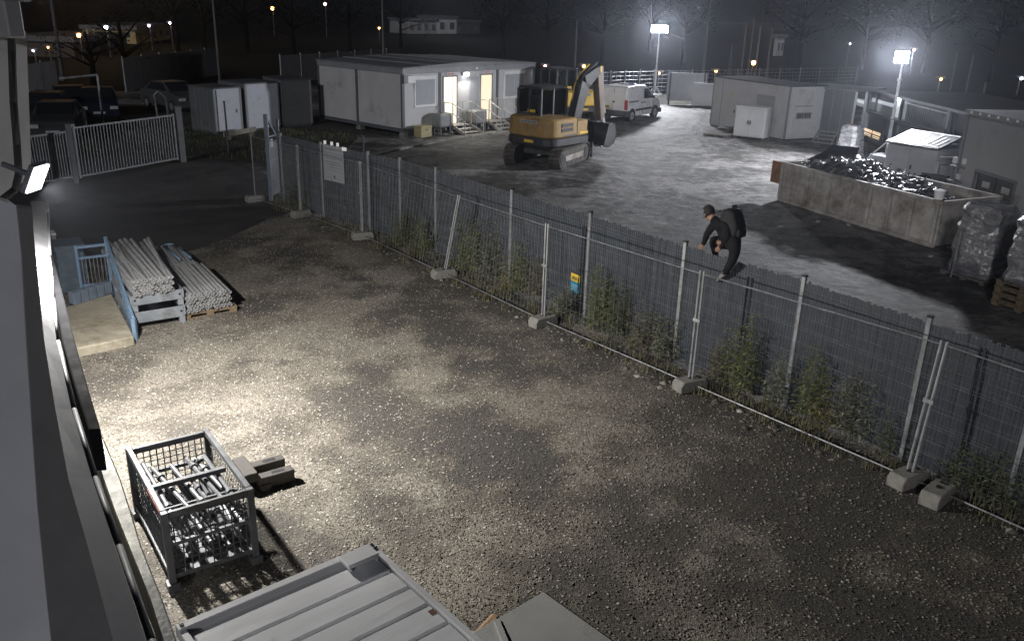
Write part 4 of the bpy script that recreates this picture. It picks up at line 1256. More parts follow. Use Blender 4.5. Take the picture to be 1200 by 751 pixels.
# storage containers at the left
def cont(name, P, ang, w_, d_, h, lab, m_front, m_side, door=None, group=None):
    c = Th(name, P, ang, lab, 'container', group)
    c.b('front', .04, w_ - .04, 0, .05, .1, h - .06, m_front)
    c.b('side_wall', 0, .05, .052, d_, .1, h - .06, m_side); c.b('side_wall', w_ - .05, w_, .052, d_, .1, h - .06, m_side)
    c.b('back_wall', .06, w_ - .06, d_ - .05, d_, .1, h - .06, m_side)
    c.b('roof', -.03, w_ + .03, -.03, d_ + .03, h - .058, h, TRIM)
    c.b('base', .0, w_, .02, d_, .0, .098, TRIM)
    for x in (0, w_): c.b('corner_post', x - .045, x + .045, -.02, .055, .1, h - .06, TRIMG)
    for k in range(1, int(d_ / .3)):
        for x in (-.012, w_ - .0): c.b('rib', x, x + .012, .06 + k * .3, .12 + k * .3, .12, h - .1, m_side, 0)
    if door:
        dd = c.b('door', door[0], door[1], -.035, -.002, .12, h - .1, m_front, .008)
        c.b('handle', door[1] - .14, door[1] - .08, -.07, -.036, .9, 1.05, TRIM, 0, dd)
        c.b('hinge_line', door[0] - .012, door[0], -.04, -.003, .12, h - .1, TRIM, 0, dd)
    return c
BLW = mat('panel_bluish', (.56, .57, .64), .55, 0, .08, 1.5, .04, 20, dirt=(.25, .25, .28), dirt_amt=.25)
SA = Vector((-13.15, 37.8, 0)); su = Vector((math.cos(R(53)), math.sin(R(53)), 0))
cont('storage_unit', SA, R(53), 1.32, 1.9, 2.0, 'narrow storage unit with a pale door, leftmost of the units by the lane', BLW, PANELD, (.1, 1.15), 'storage units by the lane')  # pale fronts, dark sides along this row: shade put into the side colour
cont('storage_unit', SA + su * 1.62, R(53), 1.75, 1.9, 2.12, 'storage unit with a plain pale front right of the one with the door', BLW, PANELD, None, 'storage units by the lane')
cont('storage_unit', SA + su * 3.52 + Vector((.0, .1, 0)), R(40), 1.5, 1.9, 2.2, 'dark storage unit turned away at the right end of the row', PANELD, PANELD, None, 'storage units by the lane')

# white container at the right, cabinet and pallets in front of it
CP = Vector((10.14, 45.9, 0)); CA = R(-63.5)
rc = cont('white_container', CP, CA, 5.5, 2.3, 2.55, 'white ribbed container with a side door and window near the second light mast', PANEL, WHITE, (.75, 1.95))  # end walls whiter than the front, mast light put into their colour
rc.b('window', 3.28, 4.72, -.03, .001, 1.4, 2.05, PANEL); rc.b('window_pane', 3.36, 4.64, -.034, -.031, 1.47, 1.98, PANELG, 0)
for k in range(10): rc.b('wall_rib', 2.2 + .1 + .32 * k, 2.24 + .1 + .32 * k, -.016, -.001, .14, 1.35 if 3.2 < 2.3 + .32 * k < 4.8 else 2.4, PANEL, 0)
rc.b('top_rail', 0, 5.5, -.04, -.0, 2.40, 2.49, PANEL, 0)
rc.b('warning_mark', 1.42, 1.54, -.042, -.036, 1.72, 1.86, mat('mark_yellow', (.6, .5, .08), .6, 0, .05, 3, 0), 0)
ed = MB().b2((5.502, .3, .2), (5.53, 1.7, 2.2)).build('end_door', WHITE, rc.t, bevel=.01)
nb = MB().b2((5.531, .55, 1.02), (5.54, 1.5, 1.32)).build('number_plate', PANELG, ed)
for k, (y, wd_) in enumerate(((.62, .09), (.74, .10), (.88, .08), (1.06, .10), (1.2, .07), (1.32, .1))): MB().b2((5.541, y, 1.07), (5.545, y + wd_, 1.27)).build('letter', TRIM, nb)
MB().b2((5.531, .42, 1.6), (5.56, 1.5, 1.63)).build('bar', TRIMG, ed)
cP = Vector((10.33, 41.63, 0))
cbn = Th('tool_cabinet', cP, R(-36), 'pale two door steel cabinet standing in front of the white container', 'cabinet')
cbn.b('body', 0, 1.5, .02, .85, .12, 1.48, PANEL, .015)
for x0, x1 in ((.03, .74), (.76, 1.47)): dd = cbn.b('door', x0, x1, -.01, .019, .16, 1.40, PANEL, .01)
cbn.b('handle', .66, .72, -.04, -.011, .72, .90, TRIM, 0); cbn.b('handle', .78, .84, -.04, -.011, .72, .90, TRIM, 0)
cbn.b('top', -.02, 1.52, -.03, .87, 1.482, 1.52, WHITE, .01)
for x in (.1, 1.4):
    for y in (.12, .75): cbn.b('foot', x - .06, x + .06, y - .06, y + .06, 0, .12, TRIM, 0)
for y in (.3, .58): MB().b2((1.501, y, .2), (1.51, y + .02, 1.4)).build('side_seam', TRIMG, cbn.t)
cbn.b('bottom_rail', 0, 1.5, -.005, .02, .121, .155, TRIMG, 0)
pallet(at(842, 160), R(-35), 1.2, .9, 'weathered pallet lying by the door of the white container', WOODG, 'pallets by the white container')
pallet(at(852, 157) + Vector((.1, .2, .145)), R(-20), 1.0, .8, 'second weathered pallet on top, left of the tool cabinet', WOODG, 'pallets by the white container')

# grey cabin further right with a pair of doors and steps
np_ = Vector((13.74, 42.89, 0))
sc_ = Th('changing_cabin', np_, R(-50), 'grey cabin with white door surrounds right of the white container', 'cabin')
sc_.b('wall', .02, 2.9, .0, .08, .3, 2.38, PANELD); sc_.b('wall', .02, .1, .082, 2.4, .3, 2.38, PANELD)
sc_.b('roof', -.04, 2.95, -.05, 2.45, 2.382, 2.48, TRIMG)
sc_.b('fascia', 0, 1.2, -.05, -.001, 2.2, 2.37, WHITE); sc_.b('base', .02, 2.9, .02, 2.4, .0, .298, TRIM)
d1 = sc_.b('door', .26, .80, -.03, -.001, .34, 2.15, PANELD)
d2 = sc_.b('door', .86, 1.22, -.03, -.001, .34, 2.36, WHITE)
sc_.b('notice', .95, 1.10, -.036, -.031, 1.1, 1.75, mat('notice_yellow', (.65, .58, .25), .6, 0, .05, 3, 0), 0, d2)
for k in range(4): sc_.b('letter', .9 + .075 * k, .95 + .075 * k, -.036, -.031, 2.08, 2.2, DARK, 0, d2)
sc_.b('door_lamp', .52, .58, -.05, -.031, 2.0, 2.08, WHITE, 0, d1)
for x in (1.28, 1.75, 2.25, 2.82): sc_.b('panel_joint', x - .02, x + .02, -.012, -.001, .32, 2.36, TRIMG, 0)
sc_.b('edge_post', 2.84, 2.93, -.04, -.001, .3, 2.4, WHITE, 0)
p = at(967, 168)
stp = thing('loose_steps', p, R(-40), 'loose grey steel step frame on the ground before the grey cabin', 'steps')
for s in (-.45, .45):
    MB().bar((s, -.5, .03), (s, .25, .62), .05, .05).build('stringer', PANELG, stp); MB().bar((s, .25, 0), (s, .25, .62), .04, .04).build('leg', PANELG, stp); MB().bar((s, -.5, .03), (s, .25, .03), .04, .04).build('rail', PANELG, stp)
for k in range(4): MB().b2((-.43, -.5 + .2 * k, .04 + .155 * k), (.43, -.34 + .2 * k, .08 + .155 * k)).build('tread', PANELG, stp)

# long low building along the right with a clerestory band
BP = Vector((16.9, 42.0, 0)); BA = R(-90)
bu, bn_, bfe = frame(BP, BA)
bd = Th('site_building', BP, BA, 'long dark low building on the right with a row of lit upper windows', 'building')
BL = 26.0
_, ztop = bfe(1040, 109); ZT = ztop
DKW = mat('wall_charcoal', (.075, .08, .092), .6, 0, .2, 1.2, .06, 20, dirt=(.04, .04, .045), dirt_amt=.3)
DKW2 = mat('gallery_grey', (.13, .135, .15), .9, 0, .15, 1, 0, spec=.1)
FELT = mat('roof_felt', (.022, .023, .026), .9, 0, .3, 1, .1, 20)
bd.b('lower_wall', .0, BL, .0, .12, .0, 1.30, DKW); bd.b('back_wall', 0, BL, 4.9, 5.0, 0, ZT - .1, DKW)
bd.b('upper_wall', .0, BL, .3, .4, 1.302, ZT - .1, DKW); bd.b('floor_edge', 0, BL, -.06, .3, 1.302, 1.40, TRIM)
bd.b('roof', -.1, BL, -.12, 5.1, ZT - .098, ZT - .02, FELT); bd.b('parapet', -.1, BL, -.15, -.12, ZT - .09, ZT + .01, TRIM, 0)
bd.b('end_wall', 0, .1, .13, 4.9, 0, ZT - .1, DKW)
for px in (991, 1013, 1014.5, 1056, 1114):
    x, _ = bfe(px, 130); bd.b('column', x - .09, x + .09, -.05, .07, 0.0, ZT - .1, TRIM)
def bwin(name, x0p, y0p, x1p, y1p, m, off_=.02):
    x0, z1 = bfe(x0p, y0p); x1, z0 = bfe(x1p, y1p)
    z1 = min(z1, ZT - .16)
    f = bd.b(name, x0, x1, .22, .298, max(z0, 1.42), z1, TRIMG, .005); return f, x0, x1, max(z0, 1.42), z1
BW = glow('window_cool', (.50, .60, .75), .12); BWH = glow('window_bright', (.85, .92, 1.0), .4)
for x0p, x1p in ((996, 1010), (1017, 1043)):
    f, x0, x1, z0, z1 = bwin('window', x0p, 114, x1p, 143, None)
    bd.b('pane', x0 + .05, x1 - .05, .205, .219, z0 + .04, z1 - .22, BW if False else SHUT, 0, f); bd.b('lit_pane', x0 + .05, x1 - .05, .205, .219, z1 - .20, z1 - .04, BWH, 0, f)
f, x0, x1, z0, z1 = bwin('bright_door', 1044.5, 118, 1053, 146, None)
bd.b('lit_pane', x0, x1, .205, .219, z0, z1, BWH, 0, f)
x, z = bfe(1049, 117); bd.b('lamp', x - .1, x + .1, .1, .2, ZT - .26, ZT - .15, LAMPW, 0)
for xa, xb in ((1058, 1085), (1086, 1112)):
    x0, _ = bfe(xa, 135); x1, _ = bfe(xb, 140)
    f = bd.b('railing_panel', x0, x1, -.045, -.03, 1.41, 1.45, GALV, 0); bd.b('top_bar', x0, x1, -.045, -.03, ZT - .24, ZT - .2, GALV, 0, f)
    m = MB()
    for k in range(26): m.tube((x0, -.037, 1.45 + (ZT - 1.68) * k / 25), (x1, -.037, 1.45 + (ZT - 1.68) * k / 25), .006, 4, cap=False)
    for k in range(14): m.tube((x0 + (x1 - x0) * k / 13, -.030, 1.43), (x0 + (x1 - x0) * k / 13, -.030, ZT - .2), .008, 4, cap=False)
    m.build('mesh', GALV, f, kind='stuff')
    bd.b('gallery_panel', x0 + .02, x1 - .02, .26, .299, 1.43, ZT - .2, DKW2, 0)
x0, z1 = bfe(1012, 149); x1, z0 = bfe(1032, 184)
dr = bd.b('door', x0, x1, -.06, -.001, .02, 1.27, DKW)
AMB = glow('amber_pane', (1.0, .72, .42), .9)
for k, (a, b, za, zb) in enumerate(((.12, .48, .78, 1.0), (.52, .88, .78, 1.0), (.14, .46, .6, .68), (.54, .86, .6, .68), (.14, .46, .48, .54), (.54, .86, .48, .54))):
    bd.b('lit_pane', x0 + (x1 - x0) * a, x0 + (x1 - x0) * b, -.066, -.061, z1 * za, z1 * zb, AMB, 0, dr)
bd.b('door_notice', x0 - .35, x0 - .2, -.02, -.001, z1 * .85, z1 * 1.0, mat('notice_dull', (.5, .42, .15), .6, 0, .05, 3, 0), 0)

# wrapped column of goods
def wrapped(name, P, ang, w_, d_, z0, h, lab, m, taper=.9, amp=.05, seg=9, grp=None):
    t = thing(name, P, ang, lab, 'wrapped pallet', grp)
    secs = []
    for k in range(seg + 1):
        s = k / seg; z = z0 + h * s
        f = 1 - (1 - taper) * s
        if k == seg: f *= .86
        ring = []
        n = 20
        for i in range(n):
            a = 2 * math.pi * i / n
            ca, sa = math.cos(a), math.sin(a)
            q = 1 / max(abs(ca), abs(sa)); q = min(q, 1.32)
            jx = amp * noise.noise(Vector((ca * 2.1, sa * 2.1, s * 7 + P.x)))
            bulge = .018 * math.sin(s * 22)
            ring.append((ca * q * (w_ / 2) * f + (jx + bulge) * ca, sa * q * (d_ / 2) * f + (jx + bulge) * sa, z + amp * .6 * noise.noise(Vector((ca * 3, sa * 3, k * .9)))))
        secs.append(ring)
    MB().strip(secs).build('film_wrap', m, t, smooth=False, bevel=0)
    return t
def film(name, col, rough=.16):
    m = mat(name, col, rough, 0, .45, 3.5, .9, 9, dirt=(col[0] * 1.9, col[1] * 1.9, col[2] * 2.0), dirt_amt=.35, spec=.9, bdist=.05, stretch=(1, 1, 3.5))
    return m
FILM = film('stretch_film', (.17, .17, .18)); FILMW = film('white_film', (.50, .50, .53), .3)
p = at(994, 184); wrapped('wrapped_goods', p, R(-55), 1.0, .95, .05, 1.28, 'white film wrapped stack of goods behind the scrap skip, near the lit door', FILMW, .72, .06)
MB().box((0, 0, .03), (1.05, 1.0, .06)).build('base', WOODG, bpy.context.scene.objects['wrapped_goods'])
bpy.context.scene.objects['wrapped_goods']['kind'] = 'thing'; del bpy.context.scene.objects['wrapped_goods']['kind']
MB().tube((0, -.35, 1.25), (.02, -.36, 1.62), .02, 6).build('stick', RUST, bpy.context.scene.objects['wrapped_goods'])

# shed with a slatted translucent roof
p = at(1032, 214); su_, sn_, sfe = frame(p, R(-58))
zt_ = sfe(1034, 165)[1]; SW = sfe(1098, 180)[0]
sh = Th('bin_shed', p, R(-58), 'grey double door store with a bright slatted roof behind the scrap skip', 'shed')
sh.b('body', 0, SW, .02, 1.2, 0, zt_ - .03, PANELG)
for x0, x1 in ((.05, SW / 2 - .02), (SW / 2 + .02, SW - .05)): sh.b('door', x0, x1, -.01, .019, .08, zt_ - .1, PANELG)
sh.b('handle', SW / 2 + .08, SW / 2 + .12, -.04, -.011, zt_ * .45, zt_ * .55, DARK, 0)
def sloped(name, x0, x1, y0, y1, z0, z1, m):
    o = MB().b2((x0, y0, z0), (x1, y1, z1)); o.v = [(p[0], p[1], p[2] + .26 * (p[1] + .06)) for p in o.v]
    return o.build(name, m, sh.t)
sloped('roof_frame', -.04, SW + .04, -.06, 1.26, zt_ - .028, zt_ + .03, DARK)
sh.b('gable_fill', 0, SW, .6, 1.2, zt_ - .03, zt_ + .12, TRIM, 0)
TRL = mat('polycarbonate_white', (.80, .80, .84), .3, 0, .1, 5, 0)
n = 9
for k in range(n):
    x0 = .04 + (SW - .08) * k / n
    if k in (1, 5): continue
    sloped('roof_slat', x0 + .03, x0 + (SW - .08) / n * .60, .14 + .10 * (k % 2), 1.12 - .14 * (k % 3), zt_ + .032, zt_ + .05, TRL)
for y in (.0, 1.14): sloped('roof_slat', .0, SW, y, y + .09, zt_ + .032, zt_ + .052, TRL)

# garage at the right edge
GP = Vector((13.56, 26.28, 0)); GA = R(-84)
ga = Th('garage', GP, GA, 'plain grey garage wall with a dark double door at the right edge', 'garage')
GH = 3.02
WG = mat('garage_grey', (.23, .235, .245), .7, 0, .06, .8, .03, 15, dirt=(.16, .16, .165), dirt_amt=.3)
ga.b('wall', .0, .86, .0, .15, 0, GH, WG); ga.b('wall', 2.66, 6.5, .0, .15, 0, GH, WG); ga.b('wall', .86, 2.66, .0, .15, 1.46, GH, WG, .002)
ga.b('end_wall', 0, .15, .152, 5, 0, GH, WG); ga.b('corner_post', -.14, -.01, -.04, .12, 0, GH + .02, TRIM)
ga.b('roof', -.1, 6.6, -.12, 5, GH + .002, GH + .14, ROOFG)
for k in range(14): ga.b('roof_clip', .2 + .42 * k, .28 + .42 * k, -.14, -.121, GH + .06, GH + .12, WHITE, 0)
DKD = mat('garage_door_dark', (.022, .024, .028), .5, .1, .2, 3, .05, 30)
for x0, x1 in ((.88, 1.74), (1.78, 2.64)):
    dd = ga.b('door', x0, x1, .05, .1, .03, 1.45, DKD)
    for k in range(3): ga.b('door_panel', x0 + .06, x1 - .06, .03, .049, .1 + .3 * k, .34 + .3 * k, DKD, .01, dd)
    ga.b('door_window', x0 + .3, x1 - .22, .035, .049, 1.08, 1.26, PANELG if x0 > 1 else TRIMG, 0, dd)
ga.b('door_frame', .80, .86, -.03, .03, 0, 1.5, TRIM, 0); ga.b('door_frame', 2.66, 2.72, -.03, .03, 0, 1.5, TRIM, 0); ga.b('door_frame', .80, 2.72, -.03, .03, 1.462, 1.53, TRIM, 0)

# scrap skip
KP = Vector((8.5, 27.32, 0)); KA = R(-65.1); KW, KD, KH = 6.04, 2.2, 1.26
sk = Th('scrap_skip', KP, KA, 'long grey rusty steel skip heaped with scrap metal', 'skip')
sk.b('front_side', .05, KW - .05, 0, .04, .08, KH - .08, SKIPM, .004); sk.b('back_side', .05, KW - .05, KD - .04, KD, .08, KH - .08, SKIPM, .004)
sk.b('end_side', KW - .05, KW, .0, KD, .08, KH - .08, SKIPM, .004); sk.b('end_side', 0, .05, 0, KD, .08, KH - .08, SKIPM, .004)
sk.b('floor', .05, KW - .05, .04, KD - .04, .08, .14, SKIPM, 0)
for y0, y1 in ((-.06, .06), (KD - .06, KD + .06)): sk.b('top_rail', -.02, KW + .02, y0, y1, KH - .08, KH + .02, SKIPM)
sk.b('top_rail', KW - .06, KW + .04, .06, KD - .06, KH - .08, KH + .019, SKIPM)
sk.b('top_rail', -.04, .06, .06, KD - .06, KH - .08, KH + .019, SKIPM)
sk.b('bottom_rail', 0, KW, -.07, .03, .0, .14, SKIPM); sk.b('bottom_rail', 0, KW, KD - .03, KD + .07, .0, .14, SKIPM)
for x in (.06, .51, 1.22, 2.15, 2.96, 3.7, 4.42, 5.17, 5.96): sk.b('rib', x - .045, x + .045, -.10, -.001, .142, KH - .081, SKIPM, .012)
sk.b('tail_gate', -.52, -.06, .0, .06, .55, KH - .02, RUST, .01); sk.b('tail_gate', -.54, -.06, KD - .1, KD - .04, .3, KH + .1, SKIPM, .01)
hv = MB(); SCR = [mat('scrap_steel', (.30, .31, .33), .35, .5, .5, 4, .3, 20, dirt=(.10, .08, .06), dirt_amt=.4), mat('scrap_dark', (.09, .092, .10), .45, .4, .5, 4, .3, 20)]
sb_ = [MB(), MB()]
def heap(x, y):
    return KH - .15 + .50 * math.exp(-((x - 1.7) / 1.3) ** 2) + .18 * math.exp(-((x - 3.6) / .9) ** 2) - .35 * max(0, (x - 4.4) / 1.6)
for k in range(900):
    x = random.uniform(.25, KW - .3); y = random.uniform(.15, KD - .15); e = min(1, min(y, KD - y) / .5)
    z = heap(x, y) * (.82 + .18 * e) - random.random() ** 2 * .22
    a, b = random.random() * 6.28, random.gauss(0, .45)
    L = random.uniform(.06, .42) * (1.5 if random.random() < .06 else 1)
    d = Vector((math.cos(a) * math.cos(b), math.sin(a) * math.cos(b), math.sin(b))) * L / 2
    c = Vector((x, y, z)); w_ = random.uniform(.01, .05)
    p0_, p1_2 = c - d, c + d
    for q in (p0_, p1_2):
        q.x = min(max(q.x, .08), KW - .08); q.y = min(max(q.y, .08), KD - .08)
    mb = sb_[0 if random.random() < .5 else 1]
    if random.random() < .55: mb.bar(p0_, p1_2, w_, w_ * random.uniform(.3, 1.2))
    elif random.random() < .5: mb.tube(p0_, p1_2, w_ * .5, 5)
    else: mb.bar(p0_, p1_2, random.uniform(.06, .22), .006)
hs = thing('scrap_heap', KP, KA, 'jumbled heap of glinting scrap metal filling the skip', 'scrap heap')
sb_[0].build('bright_scrap', SCR[0], hs, kind='stuff'); sb_[1].build('dark_scrap', SCR[1], hs, kind='stuff')
m = MB(); vs = []; nx, ny = 40, 14
for i in range(nx + 1):
    for j in range(ny + 1):
        x = .06 + (KW - .12) * i / nx; y = .06 + (KD - .12) * j / ny; e = min(1, min(y, KD - y) / .5)
        vs.append((x, y, heap(x, y) * (.82 + .18 * e) - .16 + .10 * noise.noise(Vector((x * 4, y * 4, 2)))))
m.add(vs, [(i * (ny + 1) + j, (i + 1) * (ny + 1) + j, (i + 1) * (ny + 1) + j + 1, i * (ny + 1) + j + 1) for i in range(nx) for j in range(ny)])
m.build('under_layer', SCR[1], hs, kind='stuff')
sht = thing('metal_sheet', KP + Vector((math.cos(KA), math.sin(KA), 0)) * .95 + Vector((-math.sin(KA), math.cos(KA), 0)) * .75 + Vector((0, 0, KH + .1)), KA + .1, 'dark bent metal sheet propped up at the left end of the scrap heap', 'metal sheet')
m = MB(); m.strip([[(-.7, .0, 0), (.5, .3, -.12), (.5, .33, -.12), (-.7, .03, 0)], [(-.6, .6, .22), (.6, .7, .12), (.6, .73, .12), (-.6, .63, .22)], [(-.5, .9, .45), (.45, .95, .5), (.45, .98, .5), (-.5, .93, .45)]])
m.build('sheet', mat('sheet_dark', (.035, .037, .042), .4, .3, .3, 4, .2, 20), sht)
wb = thing('white_bucket', KP + Vector((math.cos(KA), math.sin(KA), 0)) * 5.8 + Vector((-math.sin(KA), math.cos(KA), 0)) * .10 + Vector((0, 0, KH + .02)), 0, 'small white bucket on the near right corner of the skip', 'bucket')
MB().tube((0, 0, 0), (0, 0, .22), .11, 12, .14).build('pail', WHITE, wb, smooth=False); MB().tube((0, 0, .205), (0, 0, .235), .15, 12).build('rim', WHITE, wb)

# trailer frame and clutter between the skip and the store
p = at(1075, 226) + Vector((.55, .9, 0))
tr = thing('flat_trailer', p, R(-66), 'low flat trailer with pale loads half hidden behind the skip', 'trailer')
MB().b2((-1.3, -.5, .55), (1.3, .5, .65)).build('bed', TRIM, tr, bevel=.01)
for x in (-.5, .5):
    for y in (-.55, .55): MB().tube((x, y - .08, .3), (x, y + .08, .3), .3, 12).build('wheel', RUBBER, tr)
for x, wd_, h_ in ((-.9, .5, 1.05), (-.2, .6, 1.2), (.55, .5, 1.1), (1.05, .3, 1.0)): MB().b2((x - wd_ / 2, -.4, .652), (x + wd_ / 2, .4, h_)).build('load_box', PANELG, tr, bevel=.03)
for x in (-.6, .5): MB().bar((x, -.45, 1.22), (x + .5, .4, 1.24), .07, .03).build('lashing', WHITE, tr)
MB().bar((1.3, 0, .58), (2.0, 0, .5), .08, .08).build('drawbar', TRIM, tr)
p = at(1108, 252)
t = thing('clutter_rack', p + Vector((.35, .3, 0)), R(-70), 'dark rack hung with odd pale items between the skip and the garage', 'rack')
for x in (-.3, .3): MB().bar((x, 0, 0), (x, 0, 1.5), .06, .06).build('upright', TRIM, t)
for z in (.5, 1.0, 1.45): MB().bar((-.3, 0, z), (.3, 0, z), .4, .04).build('shelf', TRIM, t)
for x, z, c in ((-.15, 1.52, PANEL), (.1, 1.06, PANELG), (-.1, .56, BLUE), (.2, 1.55, PANEL), (.0, .06, BLUE)): MB().box((x, -.12, z + .1), (.16, .16, .18)).build('item', c, t, bevel=.02)

# film wrapped stacks on pallets at the right
ST1 = at(1101, 322); ST1r = at(1152, 338); sa_ = math.atan2(ST1r.y - ST1.y, ST1r.x - ST1.x)
su1 = Vector((math.cos(sa_), math.sin(sa_), 0)); sv1 = Vector((-math.sin(sa_), math.cos(sa_), 0))
c1 = ST1 + su1 * .56 + sv1 * .55
pallet(c1, sa_, 1.15, 1.1, 'pallet under the nearer left film wrapped stack beside the skip', WOODG, 'pallets under the wrapped stacks')
w1_ = wrapped('wrapped_stack', c1 + Vector((0, 0, .145)), sa_, 1.04, 1.0, 0, 1.62, 'tall film wrapped stack left of its twin, next to the skip end', FILM, .90, .07, 12, 'film wrapped stacks')
b_ = thing('metal_bar', ST1 + su1 * .32 - sv1 * .06, 0, 'thin metal bar leaning on the left wrapped stack', 'bar')
MB().bar((0, 0, 0), (.06, .05, 1.2), .035, .035).build('bar', GALVD, b_)
ST2 = at(1158, 358); c2 = ST2 + su1 * .58 + sv1 * .55
for k, lb in enumerate(('lowest', 'second from the bottom', 'third from the bottom', 'topmost')):
    pallet(c2 + Vector((.01 * k, .012 * k, .147 * k)), sa_ + .02 * (k % 2), 1.15, 1.0, f'pale wooden pallet, {lb} of the four under the right wrapped stack', WOOD, 'pallets under the wrapped stacks')
wrapped('wrapped_stack', c2 + Vector((0, 0, .59)), sa_, 1.04, 1.0, 0, 1.42, 'film wrapped stack on a pile of four pallets at the right edge', FILM, .92, .07, 11, 'film wrapped stacks')

# ------------------------------------------------------------------ excavators
BOOMD = mat('boom_black', (.012, .012, .014), .55, 0, .3, 5, .1, 40)
def excavator(P, rz, lab, body, track_turn=R(14), fold=0):
    t = thing('excavator', P, rz, lab, 'excavator', 'excavators in the far yard')
    def L(x, y, z):  # track coordinates
        return (x * math.cos(track_turn) - y * math.sin(track_turn), x * math.sin(track_turn) + y * math.cos(track_turn), z)
    for s in (-1, 1):
        yc = s * .86
        prof = []
        for cx, a0 in ((1.05, -90), (-1.05, 90)):
            for k in range(9):
                a = R(a0 + 180 * k / 8); prof.append((cx + .33 * math.cos(a), .34 + .33 * math.sin(a)))
        o = MB(); o.prism([(x * .96, .34 + (z - .34) * .86) for x, z in prof], yc - .17, yc + .17, lambda p: L(*p)); tk = o.build('track', TRACK, t)
        o = MB()
        per_ = [Vector((x, 0, z)) for x, z in prof]; per_.append(per_[0])
        for a, b in zip(per_[:-1], per_[1:]):
            n_ = max(1, round((b - a).length / .13))
            for k in range(n_):
                c = a.lerp(b, (k + .5) / n_); d = (b - a).normalized() * .05; nn = Vector((d.z, 0, -d.x)).normalized() * .03
                q = [c - d - nn * .3, c + d - nn * .3, c + d + nn, c - d + nn]
                o.prism([(v.x, v.z) for v in q], yc - .215, yc + .215, lambda p: L(*p))
        o.build('track_pads', TRACK, tk, kind='stuff')
        for x in (-1.05, 1.05):
            MB().tube(L(x, yc - .19, .34), L(x, yc + .19, .34), .20, 12).build('sprocket', MACH, tk)
        for x in (-.6, -.2, .2, .6): MB().tube(L(x, yc - .18, .17), L(x, yc + .18, .17), .10, 8).build('roller', MACH, tk)
        MB().prism([(-.75, .24), (.8, .24), (.85, .42), (-.8, .42)], yc - .18, yc + .18, lambda p: L(*p)).build('track_frame', SKIPM if s < 0 else MACH, tk)
    MB().prism([(-.5, .35), (.5, .35), (.5, .62), (-.5, .62)], -.7, .7, lambda p: L(*p)).build('undercarriage', MACH, t)
    MB().tube((0, 0, .6), (0, 0, .74), .5, 16).build('slew_ring', MACH, t)
    # dozer blade
    o = MB(); o.prism([(1.62, .08), (1.72, .05), (1.66, .32), (1.74, .62), (1.64, .60), (1.58, .32)], -1.05, 1.05, lambda p: L(*p)); o.build('dozer_blade', MACH, t)
    for s in (-.35, .35): MB().bar(L(.5, s, .4), L(1.62, s, .3), .1, .12).build('blade_arm', MACH, t)
    # house: outline in plan, rounded tail
    def plan(r, xf, y0, y1, xb):
        pts = [(xf, y0), (xf, y1)]
        for k in range(7):
            a = R(90 * k / 6); pts.append((xb + r - r * math.sin(a), y1 - r + r * math.cos(a)))
        for k in range(7):
            a = R(90 * k / 6); pts.append((xb + r - r * math.cos(a), y0 + r - r * math.sin(a)))
        return pts
    def slab(name, pl, z0, z1, m, sc_top=1.0, bev=.03):
        n = len(pl); o = MB()
        vs = [(x, y, z0) for x, y in pl] + [(x * sc_top, y * sc_top, z1) for x, y in pl]
        o.add(vs, [(k, (k + 1) % n, n + (k + 1) % n, n + k) for k in range(n)] + [tuple(range(n - 1, -1, -1)), tuple(range(n, 2 * n))])
        return o.build(name, m, t, bevel=bev)
    slab('counterweight', plan(.45, .95, -1.06, 1.06, -1.22), .74, 1.02, MACH)
    slab('engine_cover', plan(.42, .30, -1.04, 1.04, -1.20), 1.022, 1.66, body, .985, .05)
    slab('side_tank', [(.28, -1.03), (.9, -1.03), (1.0, -.45), (.28, -.45)], 1.022, 1.55, body)
    for z0, z1 in ((1.22, 1.34), (1.38, 1.50)):
        MB().b2((-.62, -1.058, z0), (.02, -1.03, z1)).build('vent', DARK, t, bevel=.004)
    MB().b2((.45, -1.045, 1.08), (.92, -1.032, 1.16)).build('stripe', YELB, t); MB().b2((-.5, -1.045, 1.075), (.28, -1.046 + .012, 1.13)).build('stripe', TRIM, t)
    dec = MB().b2((-1.206, -.42, 1.48), (-1.19, .34, 1.58)).build('maker_decal', PANELG, t)
    for k in range(7): MB().b2((-1.212, -.36 + .095 * k, 1.50), (-1.2065, -.30 + .095 * k, 1.56)).build('letter', TRIM, dec)
    MB().b2((-1.232, -.3, .84), (-1.218, .1, .93)).build('rear_badge', YELB, t)
    MB().b2((-1.1, -.86, .82), (-1.0, -.66, .9)).build('reflector', mat('orange_reflector', (.7, .2, .03), .3, 0, .05, 3, 0), t)
    MB().b2((-1.195, -.02, 1.1), (-1.185, 0, 1.62)).build('panel_seam', TRIM, t)
    # cab
    cx0, cx1, cy0, cy1, cz0, cz1 = -.52, .92, -.02, 1.0, 1.45, 2.62
    MB().b2((cx0, cy0, cz0 - .43), (cx1, cy1, cz0 + .18)).build('cab_base', MACH, t, bevel=.02)
    cab = MB().b2((cx0 - .03, cy0 - .02, cz1 - .08), (cx1 + .02, cy1 + .02, cz1)).build('cab_roof', MACH, t, bevel=.04)
    for x, y in ((cx0, cy0), (cx0, cy1), (.15, cy0), (.15, cy1), (cx1, cy0), (cx1, cy1)):
        MB().b2((x - .04, y - .04, cz0 + .18), (x + .04, y + .04, cz1 - .08)).build('cab_pillar', MACH, t, bevel=.01)
